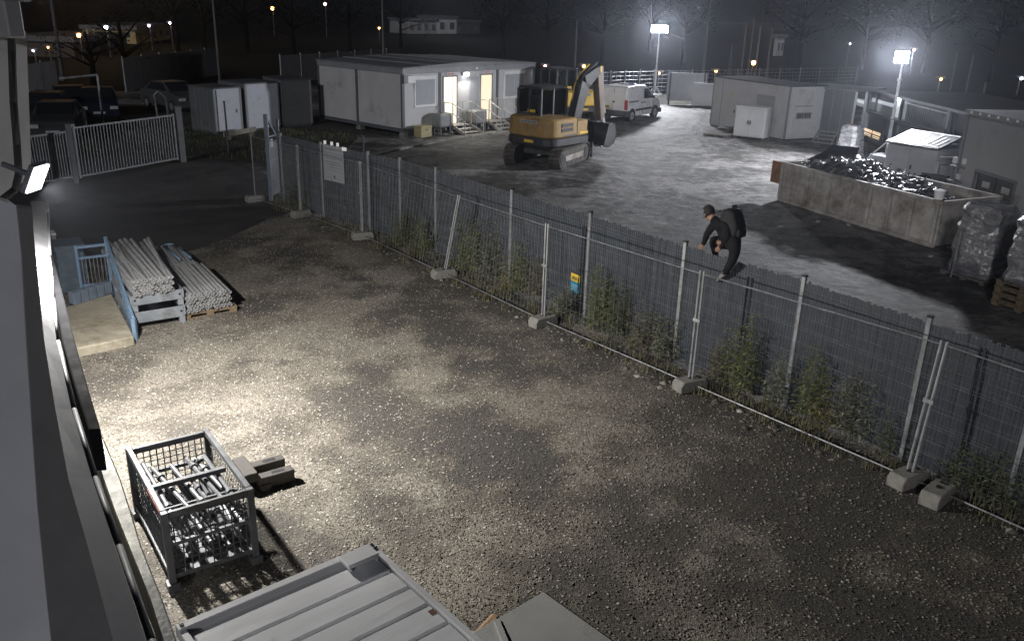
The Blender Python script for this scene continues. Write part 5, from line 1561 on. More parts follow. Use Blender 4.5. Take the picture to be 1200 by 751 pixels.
    for nm, a, b in (('rear_window', (cx0 - .006, cy0 + .06, cz0 + .25), (cx0 + .006, cy1 - .06, cz1 - .12)), ('front_window', (cx1 - .006, cy0 + .05, cz0 + .2), (cx1 + .006, cy1 - .05, cz1 - .1)),
                     ('side_window', (cx0 + .06, cy0 - .006, cz0 + .25), (.10, cy0 + .006, cz1 - .12)), ('side_window', (.2, cy0 - .006, cz0 + .2), (cx1 - .05, cy0 + .006, cz1 - .12)),
                     ('side_window', (cx0 + .06, cy1 - .006, cz0 + .25), (.10, cy1 + .006, cz1 - .12)), ('side_window', (.2, cy1 - .006, cz0 + .2), (cx1 - .05, cy1 + .006, cz1 - .12))):
        MB().b2(a, b).build(nm, GLASS, t)
    MB().b2((cx0 - .02, cy0 + .02, cz0 + .18), (cx0 + .02, cy1 - .02, cz0 + .27)).build('window_frame', MACH, t)
    MB().b2((cx0 - .02, .46, cz0 + .2), (cx0 + .015, .52, cz1 - .08)).build('window_bar', MACH, t)
    MB().b2((cx0 - .012, .22, cz0 + .3), (cx0 - .008, .56, cz0 + .40)).build('window_sticker', YELB, t)
    MB().b2((-.2, .25, 1.6), (.25, .75, 1.75)).build('seat', DARK, t, bevel=.05); MB().b2((-.28, .27, 1.7), (-.16, .73, 2.3)).build('seat_back', DARK, t, bevel=.05)
    # boom, arm, bucket
    def link(name, pts, w0, wd, m):
        o = MB()
        for (a, b, h0, h1) in pts:
            a, b = Vector(a), Vector(b); d = (b - a).normalized(); nn = Vector((-d.z, 0, d.x))
            q = [a - nn * h0, b - nn * h1, b + nn * h1, a + nn * h0]
            o.prism([(v.x, v.z) for v in q], w0 - wd / 2, w0 + wd / 2)
        return o.build(name, m, t, bevel=.02)
    yb_ = -.28
    if fold == 0:
        A0, A1, A2, A3 = (.95, 0, 1.15), (1.5, 0, 2.72), (2.3, 0, 3.12), (2.72, 0, 1.3)
    else:
        A0, A1, A2, A3 = (.95, 0, 1.15), (1.5, 0, 2.0), (2.5, 0, 2.15), (2.3, 0, 1.2)
    bm_m = BOOMD if fold == 0 else YELB
    link('boom', [(A0, A1, .20, .27), (A1, A2, .27, .16)], yb_, .32, bm_m)
    link('arm', [((A2[0] + .05, 0, A2[2] + .12), A3, .19, .13)], yb_, .28, mat('arm_brown', (.12, .09, .07), .5, .1, .3, 5, .1, 30) if fold == 0 else YELB)
    MB().tube((1.15, yb_ + .02, .95), ((A1[0] + .5 * (A2[0] - A1[0])) - .1, yb_ + .02, A1[2] - .15), .055, 8).build('boom_cylinder', MACH, t)
    MB().tube((A1[0] + .1, yb_, A1[2] + .3), (A2[0] + .02, yb_, A2[2] + .25), .05, 8).build('arm_cylinder', MACH, t)
    MB().tube((A2[0] + .22, yb_, A2[2] - .2), (A3[0] + .28, yb_, A3[2] + .25), .045, 8).build('bucket_cylinder', GALV, t)
    for s in (-.1, .1):
        o = MB(); o.path([(A0[0] - .05, yb_ + s, 1.35), (A1[0] - .35, yb_ + s, A1[2] - .1), (A1[0] - .1, yb_ + s, A1[2] + .26), (A2[0] - .3, yb_ + s, A2[2] + .2)], .022, 6); o.build('hose', YELB if s > 0 else RUBBER, t)
    bx_, bz_ = A3[0], A3[2]
    o = MB()
    pr = [(bx_ - .1, bz_ - .05), (bx_ + .28, bz_ - .1), (bx_ + .42, bz_ - .45), (bx_ + .30, bz_ - .8), (bx_ - .05, bz_ - .95), (bx_ - .38, bz_ - .86), (bx_ - .36, bz_ - .82), (bx_ - .05, bz_ - .90), (bx_ + .26, bz_ - .76), (bx_ + .37, bz_ - .45), (bx_ + .24, bz_ - .14), (bx_ - .1, bz_ - .1)]
    bk_ = MB().prism(pr, yb_ - .5, yb_ + .5).build('bucket', MACH, t)
    for s in (-.5, .49):
        MB().prism([(bx_ - .1, bz_ - .06), (bx_ + .28, bz_ - .1), (bx_ + .42, bz_ - .45), (bx_ + .30, bz_ - .8), (bx_ - .05, bz_ - .95), (bx_ - .38, bz_ - .86)], yb_ + s, yb_ + s + .015).build('side_plate', MACH, bk_)
    for k in range(5):
        y = yb_ - .44 + .22 * k; MB().b2((bx_ - .52, y - .035, bz_ - .90), (bx_ - .36, y + .035, bz_ - .84)).build('tooth', GALVD, bk_)
    for s in (-.14, .14): MB().bar((bx_, yb_ + s, bz_ + .1), (bx_ + .1, yb_ + s, bz_ - .12), .03, .12).build('link_plate', GALVD, t)
    t.scale = (1.09, 1.09, 1.09)
    MB().b2((A2[0] + .02, yb_ - .165, A2[2] - .06), (A2[0] + .1, yb_ - .16, A2[2] + .14)).build('reflector_strip', YELB, t)
    return t
excavator(Vector((1.2, 33.35, 0)), R(50), 'orange and black tracked excavator with its dark boom folded down', YEL)
excavator(Vector((2.55, 44.3, 0)), R(118), 'second bright yellow excavator parked behind the first one', YELB, R(0), 1)

# ------------------------------------------------------------------ white van
VP = at(740, 143); vh = R(54.6)
VW = 1.68
vn = thing('white_van', VP, vh, 'white panel van parked with its back doors towards the excavator', 'van')
VANW = mat('van_white', (.74, .74, .75), .3, 0, .04, 1.5, .02, 10, dirt=(.5, .49, .47), dirt_amt=.12)
PLAS = mat('van_plastic', (.05, .052, .056), .6, 0, .2, 5, .1, 40)
prof = [(-.62, .34), (-.66, .62), (-.62, 1.35), (-.52, 1.74), (-.38, 1.82), (.6, 1.85), (1.45, 1.82), (1.75, 1.74), (2.45, 1.16), (3.05, 1.02), (3.36, .82), (3.42, .55), (3.38, .28), (3.1, .26), (-.3, .26)]
def vtf(p):
    x, y, z = p
    f = max(0, z - 1.0) / .85
    yy = VW / 2 + (y - VW / 2) * (1 - .11 * f) * (1 - .06 * max(0, (x - 2.3)))
    return (x, yy - .0, z)
body = MB().prism(prof, 0, VW, vtf).build('body', VANW, vn, bevel=.05, seg=2)
def vq(name, pts, y, m, th=.012, par=None):
    """flat plate on the right side (y just below 0), outline in x, z"""
    o = MB(); o.prism(pts, -th, .03, lambda p: vtf((p[0], p[1] + y, p[2]))); return o.build(name, m, par or vn)
VGL = mat('van_glass', (.02, .022, .027), .1, 0, .1, 3, 0, spec=.8)
for yy, sg in ((0, 1), (VW, -1)):
    o = MB(); o.prism([(1.28, 1.14), (2.28, 1.12), (1.78, 1.62), (1.34, 1.66)], -.014 if sg > 0 else -.02, .02 if sg > 0 else .014, lambda p: vtf((p[0], p[1] + yy, p[2]))); o.build('side_window', VGL, vn)
vq('door_seam', [(1.17, .36), (1.185, .36), (1.185, 1.68), (1.17, 1.68)], 0, TRIM)
vq('door_seam', [(2.42, .5), (2.435, .5), (2.435, 1.14), (2.42, 1.14)], 0, TRIM)
vq('slide_rail', [(-.38, 1.02), (.62, 1.02), (.62, 1.07), (-.38, 1.07)], 0, PLAS, .02)
vq('side_moulding', [(.38, .54), (2.2, .54), (2.2, .64), (.38, .64)], 0, PLAS, .03)
for x in (1.0, 1.28): vq('door_handle', [(x, .92), (x + .13, .92), (x + .13, .97), (x, .97)], 0, DARK, .03)
o = MB(); o.prism([(-.70, .28), (-.73, .40), (-.69, .60), (-.30, .60), (-.34, .28)], -.015, VW + .015); o.build('rear_bumper', PLAS, vn, bevel=.03)
o = MB(); o.prism([(3.1, .26), (3.45, .26), (3.47, .52), (3.1, .50)], -.01, VW + .01); o.build('front_bumper', PLAS, vn, bevel=.03)
TLR = mat('tail_red', (.42, .03, .04), .25, 0, .1, 6, 0)
for y0, y1 in ((-.02, .13), (VW - .13, VW + .02)):
    o = MB(); o.prism([(-.675, .66), (-.645, 1.16), (-.56, 1.16), (-.58, .66)], y0, y1, vtf); o.build('tail_light', TLR, vn)
o = MB(); o.prism([(-.675, .68), (-.65, .68), (-.55, 1.70), (-.575, 1.70)], VW / 2 - .008, VW / 2 + .008, vtf); o.build('rear_door_seam', TRIM, vn)
o = MB(); o.b2((-.685, VW / 2 - .1, 1.0), (-.64, VW / 2 + .02, 1.07)); o.build('rear_handle', DARK, vn)
pl_ = MB().b2((-.695, VW * .62, .72), (-.655, VW * .62 + .5, .83)).build('number_plate', mat('plate_yellow', (.55, .42, .08), .5, 0, .05, 3, 0), vn)
for k in range(6): MB().b2((-.699, VW * .62 + .05 + .07 * k, .745), (-.6955, VW * .62 + .09 + .07 * k, .805)).build('letter', DARK, pl_)
o = MB(); o.prism([(1.80, 1.70), (2.42, 1.20), (2.44, 1.22), (1.82, 1.72)], .12, VW - .12); o.build('windscreen', VGL, vn)
MB().b2((2.05, -.2, 1.12), (2.17, -.02, 1.30)).build('mirror', PLAS, vn, bevel=.02)
for y in (.12, VW - .34): MB().b2((3.25, y, .72), (3.40, y + .22, .86)).build('headlight', GLASS, vn)
bl_ = MB().b2((.7, .35, 1.845), (.95, VW - .35, 1.90)).build('roof_bar', TRIMG, vn, bevel=.01)
MB().b2((.75, .45, 1.901), (.9, .75, 1.95)).build('beacon', mat('beacon_blue', (.10, .12, .5), .2, 0, .05, 3, 0), bl_, bevel=.02)
for x in (0, 2.68):
    for y0, s in ((.0, -1), (VW - .02, 1)):
        yc = y0 + (.1 if s < 0 else -.1)
        wt = MB().tube((x, yc - .1, .31), (x, yc + .1, .31), .31, 20).build('wheel', RUBBER, vn, bevel=.02)
        yo = yc + s * .1
        MB().tube((x, yo, .31), (x, yo + s * .012, .31), .20, 14).build('rim', GALV, wt)
        MB().tube((x, yo + s * .012, .31), (x, yo + s * .02, .31), .06, 8).build('hub', TRIM, wt)
        o = MB(); o.tube((x, yc - .11, .33), (x, yc + .06 * (1 if s < 0 else -1), .33), .37, 18); o.build('wheel_arch', DARK, vn)

# ------------------------------------------------------------------ light masts
HEAD = glow('mast_lens', (.80, .88, 1.0), 110)
def mast(base, h, face, lab, W, halfw=.55):
    t = thing('light_mast', base, math.atan2(face.y, face.x) - R(90), lab, 'light mast', 'light masts over the yard')
    for z0, z1, r in ((0, h * .45, .07), (h * .45, h * .8, .055), (h * .8, h, .042)): MB().tube((0, 0, z0), (0, 0, z1), r, 10).build('pole', GALV, t)
    for z in (h * .45, h * .8): MB().tube((0, 0, z - .04), (0, 0, z + .04), .09, 10).build('collar', GALVD, t)
    for k in range(4):
        a = R(45 + 90 * k); MB().bar((math.cos(a) * .06, math.sin(a) * .06, 1.0), (math.cos(a) * .9, math.sin(a) * .9, .05), .05, .05).build('stay', GALVD, t)
    MB().b2((-.5, -.4, .02), (.5, .4, .5)).build('base_unit', TRIMG, t, bevel=.04)
    MB().b2((-halfw, -.03, h - .03), (halfw, .03, h + .03)).build('cross_arm', GALVD, t)
    for x in (-halfw * .75, -halfw * .25, halfw * .25, halfw * .75):
        hd = MB().b2((x - halfw * .2, -.02, h - .23), (x + halfw * .2, .10, h + .23)).build('lamp_head', TRIM, t, bevel=.01)
        MB().b2((x - halfw * .18, .101, h - .21), (x + halfw * .18, .115, h + .21)).build('lens', HEAD, hd)
    l = bpy.data.lights.new('mast_lamp', 'AREA'); l.shape = 'RECTANGLE'; l.size = halfw * 2; l.size_y = .34; l.energy = W; l.color = (.93, .95, 1.0)
    o = bpy.data.objects.new('mast_lamp', l); sc.collection.objects.link(o); o.parent = t; o.location = (0, .14, h)
    o.rotation_euler = Vector((0, -1, .28)).to_track_quat('Z', 'Y').to_euler()
M1 = at(766, 119); h1 = ray_plane(766, 34, M1, Vector((0, 1, 0))).z
mast(M1, h1, Vector((-.12, -1, 0)), 'tall light mast shining behind the white van', MAST_W)
M2 = at(1036, 196); h2_ = ray_plane(1044, 67, M2, Vector((0, 1, 0))).z
mast(M2, h2_, Vector((-.90, -.44, 0)), 'blazing light mast at the right, before the long dark building', MAST_W * 1.15, .34)

# ------------------------------------------------------------------ gate, lane furniture and parked cars at the left
GT = mat('gate_grey', (.20, .205, .22), .55, .2, .15, 4, .08, 40, dirt=(.12, .12, .12), dirt_amt=.3)
def gate(a, b, h, lab, n, z0=.14):
    t = thing('bar_gate', a, math.atan2((b - a).y, (b - a).x), lab, 'gate', 'grey bar gates across the lane')
    L = (Vector((b.x, b.y, 0)) - Vector((a.x, a.y, 0))).length
    for z in (z0, h - .05): MB().b2((0, -.025, z), (L, .025, z + .055)).build('rail', GT, t)
    for x in (.0, L - .06): MB().b2((x, -.03, z0 - .04), (x + .06, .03, h + .03)).build('stile', GT, t)
    bar = None
    for k in range(n):
        x = .1 + (L - .2) * (k + .5) / n
        if bar is None: bar = MB().b2((-.016, -.015, z0 + .056), (.016, .015, h - .051)).build('bar', GT, t)
        else:
            c = bar.copy(); sc.collection.objects.link(c); c.parent = t; bar_ = c
        (bar if k == 0 else bar_).location = (x, 0, 0)
    return t
gate(at(94, 213), at(209, 191), 1.72, 'wide grey bar gate closing the lane, right of the middle gate post', 32)
gate(at(38, 222), at(86, 213), 1.60, 'narrower bar gate leaf at the far left beside the warehouse', 13)
def post(px, py, h, w_, lab, m=GT, name='gate_post'):
    p = at(px, py); t = thing(name, p, .55, lab, 'post')
    MB().box((0, 0, h / 2), (w_, w_, h)).build('shaft', m, t, bevel=.01); MB().box((0, 0, h + .015), (w_ + .03, w_ + .03, .03)).build('cap', m, t)
    return t
post(90, 216, 1.85, .14, 'square grey gate post between the two gate leaves')
post(215, 190, 1.95, .20, 'thick grey gate post at the right end of the wide gate')
post(268, 180, 1.95, .06, 'thin dark post standing in the verge by the storage units', TRIM, 'thin_post')
post(427, 204, 1.3, .05, 'thin dark post behind the slatted fence near the notice board', TRIM, 'thin_post')
p = at(263, 165); q = at(300, 158)
t = thing('plank', p, 0, 'pale plank lying on two blocks in the verge before the storage units', 'plank')
MB(p).bar(p + Vector((0, 0, .25)), q + Vector((0, 0, .25)), .06, .2).build('board', CONC, t)
for s in (.15, .85):
    c = p.lerp(q, s); MB(p).box((c.x, c.y, .075), (.2, .2, .148)).build('block', CONCD, t)
# tall frame of the pedestrian gate
fa, fb = at(318, 236), at(330, 231)
t = thing('gate_portal', fa, 0, 'tall blue grey steel gate portal with a diagonal brace ending the fence', 'gate portal')
GFM = mat('frame_blue_grey', (.12, .14, .17), .5, .2, .15, 4, .08, 40)
hf = 2.55
for p in (fa, fb): MB(fa).bar(p, p + Vector((0, 0, hf if p is fa else 2.35)), .11, .11).build('post', GFM, t, bevel=.01)
for z in (.5, 1.2, 1.9): MB(fa).bar(fa + Vector((0, 0, z)), fb + Vector((0, 0, z)), .05, .05).build('rail', GFM, t)
MB(fa).bar(fa + Vector((0, 0, hf - .05)), fb + Vector((0, 0, 1.75)), .05, .05).build('brace', GFM, t)
dd = (fb - fa).normalized(); c = fa.lerp(fb, .5)
MB(fa).box((c.x, c.y, .95), ((fb - fa).length - .12, .03, 1.6), math.atan2(dd.y, dd.x)).build('panel', TRIM, t)
MB(fa).box((c.x - .05, c.y - .08, 1.7), (.16, .1, .24), math.atan2(dd.y, dd.x)).build('lock_box', PANELG, t)
p = at(346, 237)
# car
CARM = {k: mat('car_' + k, c, .5, .1, .1, 2, .0, 10, spec=.35) for k, c in (('navy', (.012, .017, .034)), ('grey', (.05, .052, .058)), ('black', (.02, .021, .024)), ('silver', (.07, .072, .08)))}
def car(P, rz, col, lab):
    t = thing('parked_car', P, rz, lab, 'car', 'cars parked beyond the gate')
    pr = [(-2.0, .25), (-2.05, .6), (-1.95, .92), (-1.55, 1.02), (-.95, 1.42), (.35, 1.45), (1.05, 1.0), (1.85, .86), (2.05, .62), (2.05, .25)]
    def tf(p):
        f = max(0, p[2] - .95) / .5; return (p[0], p[1] * (1 - .2 * f), p[2])
    MB().prism(pr, -.84, .84, tf).build('body', CARM[col], t, bevel=.05, seg=2)
    for s in (-1, 1):
        o = MB(); o.prism([(-1.25, 1.02), (-.9, 1.36), (.3, 1.39), (.85, 1.03)], s * .835 - .01, s * .835 + .01, tf); o.build('side_window', VGL, t)
        MB().b2((2.0, s * .65 - .17, .62), (2.07, s * .65 + .17, .76)).build('headlight', PANEL, t); MB().b2((-2.06, s * .65 - .15, .68), (-1.99, s * .65 + .15, .84)).build('tail_light', TLR, t)
    o = MB(); o.prism([(.42, 1.40), (1.02, 1.02), (1.05, 1.04), (.45, 1.43)], -.66, .66); o.build('windscreen', VGL, t)
    o = MB(); o.prism([(-1.50, 1.06), (-.98, 1.40), (-1.01, 1.43), (-1.53, 1.09)], -.64, .64); o.build('rear_window', VGL, t)
    for x in (-1.28, 1.28):
        for s in (-1, 1):
            wt = MB().tube((x, s * .84 - .1 * s, .31), (x, s * .84 + .02 * s, .31), .31, 14).build('wheel', RUBBER, t)
            MB().tube((x, s * .865, .31), (x, s * .875, .31), .19, 10).build('rim', GALVD, wt)
    MB().b2((2.055, -.25, .42), (2.07, .25, .52)).build('number_plate', PANEL, t)
    return t
car(at(72, 160), R(-70), 'grey', 'dim grey parked car beyond the left gate leaf')
car(at(86, 136), R(-60), 'navy', 'dark navy parked car beyond the gate, left of a twin')
car(at(118, 138), R(-65), 'navy', 'dark parked car right of the navy one, beyond the wide gate')
car(at(58, 146), R(-75), 'black', 'black parked car nearest the warehouse edge beyond the gate')
car(at(205, 128), R(-40), 'silver', 'dim silver parked car beyond the right end of the wide gate')
p = at(122, 150); t = thing('car_shelter', p, .3, 'thin bent pole frame rising among the parked cars', 'frame')
MB().path([(0, 0, 0), (0, 0, 2.3), (-1.6, .4, 2.1)], .05, 6).build('pole', GALVD, t)
p = at(185, 139); t = thing('hoop_stand', p, .3, 'pale bent hoop behind the wide gate', 'hoop')
MB().path([(0, 0, 0), (-.05, 0, 1.1), (.15, 0, 1.3), (.45, 0, 1.0), (.5, 0, 0)], .05, 6).build('hoop', GALVD, t)

# fences and barriers behind the yard
def far_fence(a, b, h, n, lab, m=GALVD):
    t = thing('wire_fence', a, 0, lab, 'fence')
    for k in range(n + 1):
        c = a.lerp(b, k / n); MB(a).bar(c, c + Vector((0, 0, h + .1)), .07, .07).build('post', m, t)
    mm = MB(a)
    for z in np.linspace(.1, h, 9): mm.tube(a + Vector((0, 0, z)), b + Vector((0, 0, z)), .012, 4, cap=False)
    L = (b - a).length
    for k in range(int(L / .35)): c = a.lerp(b, k * .35 / L); mm.tube(c, c + Vector((0, 0, h)), .010, 3, cap=False)
    mm.build('mesh', m, t, kind='stuff')
    return t
def board_fence(a, b, h, n, lab, m):
    t = thing('panel_fence', a, 0, lab, 'fence')
    d = (b - a).normalized()
    for k in range(n):
        p0, p1 = a.lerp(b, k / n) + d * .04, a.lerp(b, (k + 1) / n) - d * .04
        MB(a).bar(p0 + Vector((0, 0, h / 2)), p1 + Vector((0, 0, h / 2)), .04, h).build('panel', m, t)
        c = a.lerp(b, k / n); MB(a).bar(c, c + Vector((0, 0, h + .1)), .08, .08).build('post', GALVD, t)
    return t
board_fence(at(148, 108), at(258, 88), 2.0, 6, 'dull grey panel fence beyond the parked cars, behind the storage units', PANELD)
board_fence(at(330, 98), at(470, 84), 1.9, 7, 'dull grey panel fence behind the site office roof', PANELD)
board_fence(at(36, 118), at(70, 110), 1.9, 2, 'two pale fence panels beside the lit road at the far left', PANELG)
far_fence(at(640, 128), at(780, 121), 2.0, 8, 'wire mesh fence behind the van and the excavators')
far_fence(at(780, 121), at(1000, 112), 2.0, 9, 'wire mesh fence behind the white container')
p = at(800, 124); t = thing('white_hoarding', p, .1, 'pale hoarding board by the fence right of the tall light mast', 'hoarding')
MB().b2((-1.1, -.03, .3), (1.4, .03, 2.0)).build('board', PANELG, t); MB().b2((-1.0, -.06, 0), (-.9, .06, 2.0)).build('post', TRIM, t); MB().b2((1.2, -.06, 0), (1.3, .06, 2.0)).build('post', TRIM, t)
p = at(824, 127); t = thing('plastic_barrier', p, -.2, 'white barrier panel standing left of the white container', 'barrier')
MB().b2((-.7, -.04, .15), (.9, .04, 1.5)).build('panel', PANEL, t); MB().b2((-.7, -.2, 0), (-.6, .2, .15)).build('foot', TRIM, t); MB().b2((.8, -.2, 0), (.9, .2, .15)).build('foot', TRIM, t)
# clutter by the tall mast
CL = [(712, 96, 'crate of pale offcuts behind the van roof'), (782, 118, 'low heap of dark spoil boards left of the hoarding'), (796, 120, 'small pile of bent pale pipes at the hoarding')]
for k, (x, y, lb) in enumerate(CL[1:]):
    p = at(x, y); t = thing('clutter_pile', p, random.random() * 3, lb, 'pile')
    for j in range(9):
        a = random.random() * 6.28; c = Vector((random.gauss(0, .6), random.gauss(0, .4), .15 + .4 * random.random()))
        MB().bar(c, c + Vector((math.cos(a) * .7, math.sin(a) * .7, random.uniform(-.2, .4))), .08 if k == 0 else .04, .12 if k == 0 else .04).build('piece', (SKIPM, PANEL)[k], t)
p = at(765, 122) + Vector((.8, .6, 0)); t = thing('spoil_heap', p, 0, 'low dark spoil heap around the foot of the tall light mast', 'spoil heap')
vs = []; n = 16
for r_ in range(6):
    for k in range(n):
        a = 2 * math.pi * k / n; q = r_ / 5
        vs.append((2.2 * q * math.cos(a) + .15 * noise.noise(Vector((k, r_, 1.3))), 1.3 * q * math.sin(a), max(0, .55 * (1 - q) ** .8 + .12 * noise.noise(Vector((k * .8, r_ * .9, 4)))) if r_ < 5 else -.02))
MB().add(vs, [(r_ * n + k, r_ * n + (k + 1) % n, (r_ + 1) * n + (k + 1) % n, (r_ + 1) * n + k) for r_ in range(5) for k in range(n)]).build('mound', SOIL, t, smooth=True)
for x, y, s, lb in ((600, 0, 0, ''),):
    pass

LIT = mat('litter_pale', (.45, .44, .42), .8, 0, .2, 8, 0)
for px, py, lb in ((958, 262, 'pale scrap of litter on the dark ground left of the skip middle'), (994, 266, 'flat pale rag on the ground below the middle of the skip'), (914, 268, 'small pale scrap on the dark ground near the left end of the skip'), (940, 303, 'pale strip of litter halfway between the skip and the fence'), (1090, 303, 'light chip of wood at the right foot of the skip')):
    p = at(px, py); a = random.random() * 3
    o = MB(); o.add([(-.09, -.04, .0), (.10, -.05, .02), (.08, .05, .035), (-.07, .06, .01), (0, 0, .05)], [(0, 1, 4), (1, 2, 4), (2, 3, 4), (3, 0, 4), (3, 2, 1, 0)])
    o = o.build('litter', LIT); o.location = p + Vector((0, 0, .045)); o.rotation_euler = (0, 0, a); tag(o, lb, 'litter', 'litter on the far yard')

# poles
def pole(px, py, ytop, r, lab, m=GALVD):
    b = at(px, py); n_ = Vector((b.x, b.y, 0)).normalized(); h = max(2, ray_plane(px, ytop, b, n_).z)
    t = thing('pole', b, 0, lab, 'pole'); MB().tube((0, 0, 0), (0, 0, h), r, 8, r * .7).build('shaft', m, t); MB().tube((0, 0, 0), (0, 0, .3), r * 1.6, 8).build('collar', m, t)
POLEM = mat('pole_grey', (.13, .13, .14), .6, .2, .1, 2, 0)
pole(258, 100, -25, .09, 'tall pole rising behind the storage units', POLEM)
pole(450, 92, -25, .10, 'tall pole rising behind the roof of the site office', POLEM)
pole(74, 95, -20, .14, 'tall dark pole beside the lit road', TRIM)
pole(672, 112, 24, .07, 'slim pole behind the excavator boom', POLEM)
pole(822, 104, -25, .09, 'tall dark pole behind the white container', POLEM)
for k, (x, yb_, yt, lb) in enumerate(((854, 88, 52, 'left'), (868, 90, 28, 'second from the left'), (876, 88, 22, 'third from the left'), (884, 92, 30, 'fourth from the left'), (898, 92, 33, 'right'))):
    pole(x, yb_, yt, .10, f'slim dark mast behind the white container, {lb} of a group of five', POLEM)
pole(1109, 128, 60, .07, 'slim pole above the long dark building, left of a second', POLEM)
pole(1127, 132, 62, .07, 'slim pole above the long dark building, right of a second', POLEM)
pole(1147, 136, 112, .10, 'short post on the skyline behind the garage roof', POLEM)

# distant street lights
OR = glow('sodium_orange', (1.0, .46, .12), 26); WH = glow('led_white', (.8, .85, 1.0), 26); PK = glow('lamp_pink', (1.0, .45, .38), 22)
def street_lamp(px, ytop, py, r, m, lab, pw=.06):
    b = at(px, py); n_ = Vector((b.x, b.y, 0)).normalized(); h = ray_plane(px, ytop, b, n_).z
    d = b.length
    t = thing('street_lamp', b, 0, lab, 'street lamp', 'street lamps in the distance')
    MB().tube((0, 0, 0), (0, 0, h), pw, 6).build('pole', POLEM, t)
    MB().b2((-.35, -.2, h), (.35, .15, h + .16)).build('lamp_head', POLEM, t)
    s = r * d / 1000 * .92
    ball('lamp_globe', Vector((0, -.22, h - .05)), s, s, s, m, t, seg=8)
    return t
SL = [(98, 41, 72, 2.1, OR, 'orange street lamp over the lit road at the far left'), (130, 32, 68, 2.1, WH, 'white street lamp right of the orange one at the far left'),
      (43, 59, 76, .9, WH, 'faint street lamp nearest the warehouse edge'), (61, 55, 76, .9, OR, 'faint street lamp second from the warehouse edge'), (179, 30, 60, 1.2, WH, 'white lamp at the left end of the lit yellow hall'), (203, 27, 58, 1.2, WH, 'pinkish white lamp at the right end of the lit yellow hall'),
      (322, 10, 44, 2.0, OR, 'lone orange street lamp high over the storage units'), (383, 5, 44, 1.5, PK, 'pink street lamp left of the tall pole behind the office'),
      (638, 77, 97, 1.6, PK, 'pink lamp right of the site office'), (683, 77, 97, 1.6, OR, 'orange lamp above the excavator boom'),
      (880, 73, 93, 2.4, OR, 'orange lamp on a post behind the white container'), (837, 83, 96, 1.5, OR, 'small orange lamp at the left corner of the white container'),
      (1065, 58, 88, 1.1, PK, 'small pink lamp right of the blazing mast'), (1098, 92, 110, 1.2, OR, 'small orange lamp above the long dark building'),
      (1191, 91, 112, 1.4, WH, 'white lamp at the right edge of the picture'), (990, 51, 85, .8, WH, 'tiny white lamp left of the blazing mast'), (445, 33, 50, 1.0, OR, 'tiny orange lamp beside the tall pole behind the office'), (771, 85, 100, 1.0, OR, 'tiny orange lamp right of the tall light mast pole')]
for a in SL: street_lamp(*a)

# far lit hall, silos, houses, tower
def far_hall(px0, py0, px1, py1, ytop, m, lab, wins=0, depth=6, wm=None):
    a, b = at(px0, py0), at(px1, py1); n_ = Vector((a.x, a.y, 0)).normalized(); h = ray_plane(px0, ytop, a, n_).z
    ang = math.atan2((b - a).y, (b - a).x); L = (b - a).length
    t = thing('far_building', a, ang, lab, 'building')
    MB().b2((0, 0, 0), (L, depth, h)).build('wall', m, t); MB().b2((-.3, -.3, h + .003), (L + .3, depth + .3, h + .5)).build('roof', TRIM, t)
    for k in range(wins):
        x = L * (k + .5) / wins; MB().b2((x - L / wins * .22, -.12, h * .3), (x + L / wins * .22, -.02, h * .75)).build('window', wm or TRIM, t)
    return t
HALL = mat('hall_wall', (.42, .34, .20), .8, 0, .2, .2, 0)
far_hall(160, 52, 200, 46, 36, HALL, 'far hall lit yellow by street lamps at the upper left', 5)
far_hall(88, 68, 150, 60, 50, mat('far_wall', (.08, .07, .06), .8, 0, .3, .2, 0), 'dim low building behind the silos at the far left', 4)
far_hall(478, 40, 512, 40, 25, mat('far_white', (.22, .22, .23), .8, 0, .35, .25, 0), 'far pale building left of the tower block above the office', 4)
far_hall(512, 40, 535, 40, 22, mat('far_white2', (.42, .42, .44), .8, 0, .25, .25, 0), 'far white building right over the site office', 2)
far_hall(536, 40, 562, 40, 27, mat('far_grey', (.10, .10, .105), .8, 0, .25, .25, 0), 'far dim grey building right of the white one', 3)
p = at(910, 65)
far_hall(909, 66, 917, 66, 45, mat('far_lit', (.5, .5, .52), .8, 0, .2, .25, 0), 'narrow far block with two white lamps on its top', 2, .6)
SILO = mat('silo_steel', (.55, .45, .33), .5, .2, .15, .5, 0)
for x, y0, y1, lb in ((106, 64, 47, 'left of two lit silos by the road at the far left'), (113.5, 62, 46, 'right of two lit silos by the road at the far left')):
    b = at(x, y0); n_ = Vector((b.x, b.y, 0)).normalized(); h = ray_plane(x, y1, b, n_).z
    t = thing('silo', b, 0, lb, 'silo'); MB().tube((0, 0, 0), (0, 0, h), b.length * .0011, 12).build('shell', SILO, t, smooth=False); MB().tube((0, 0, h), (0, 0, h + 1), b.length * .0011, 12, .1).build('cone', SILO, t)
r0, r1, r2, r3 = at(34, 104), at(60, 92), at(110, 74), at(215, 58)
def road_strip(ptsA, ptsB, name, m, z):
    vs = [Vector((p.x, p.y, z)) for p in ptsA] + [Vector((p.x, p.y, z)) for p in ptsB]; n = len(ptsA)
    structure(MB().add(vs, [(k, k + 1, n + k + 1, n + k) for k in range(n - 1)]).build(name, m))
road_strip([at(20, 108), at(60, 93), at(110, 77), at(160, 68), at(215, 61)], [at(20, 92), at(60, 83), at(110, 71), at(160, 63.5), at(215, 58)], 'far_road', mat('far_asphalt', (.16, .14, .12), .8, 0, .3, .3, 0), .006)
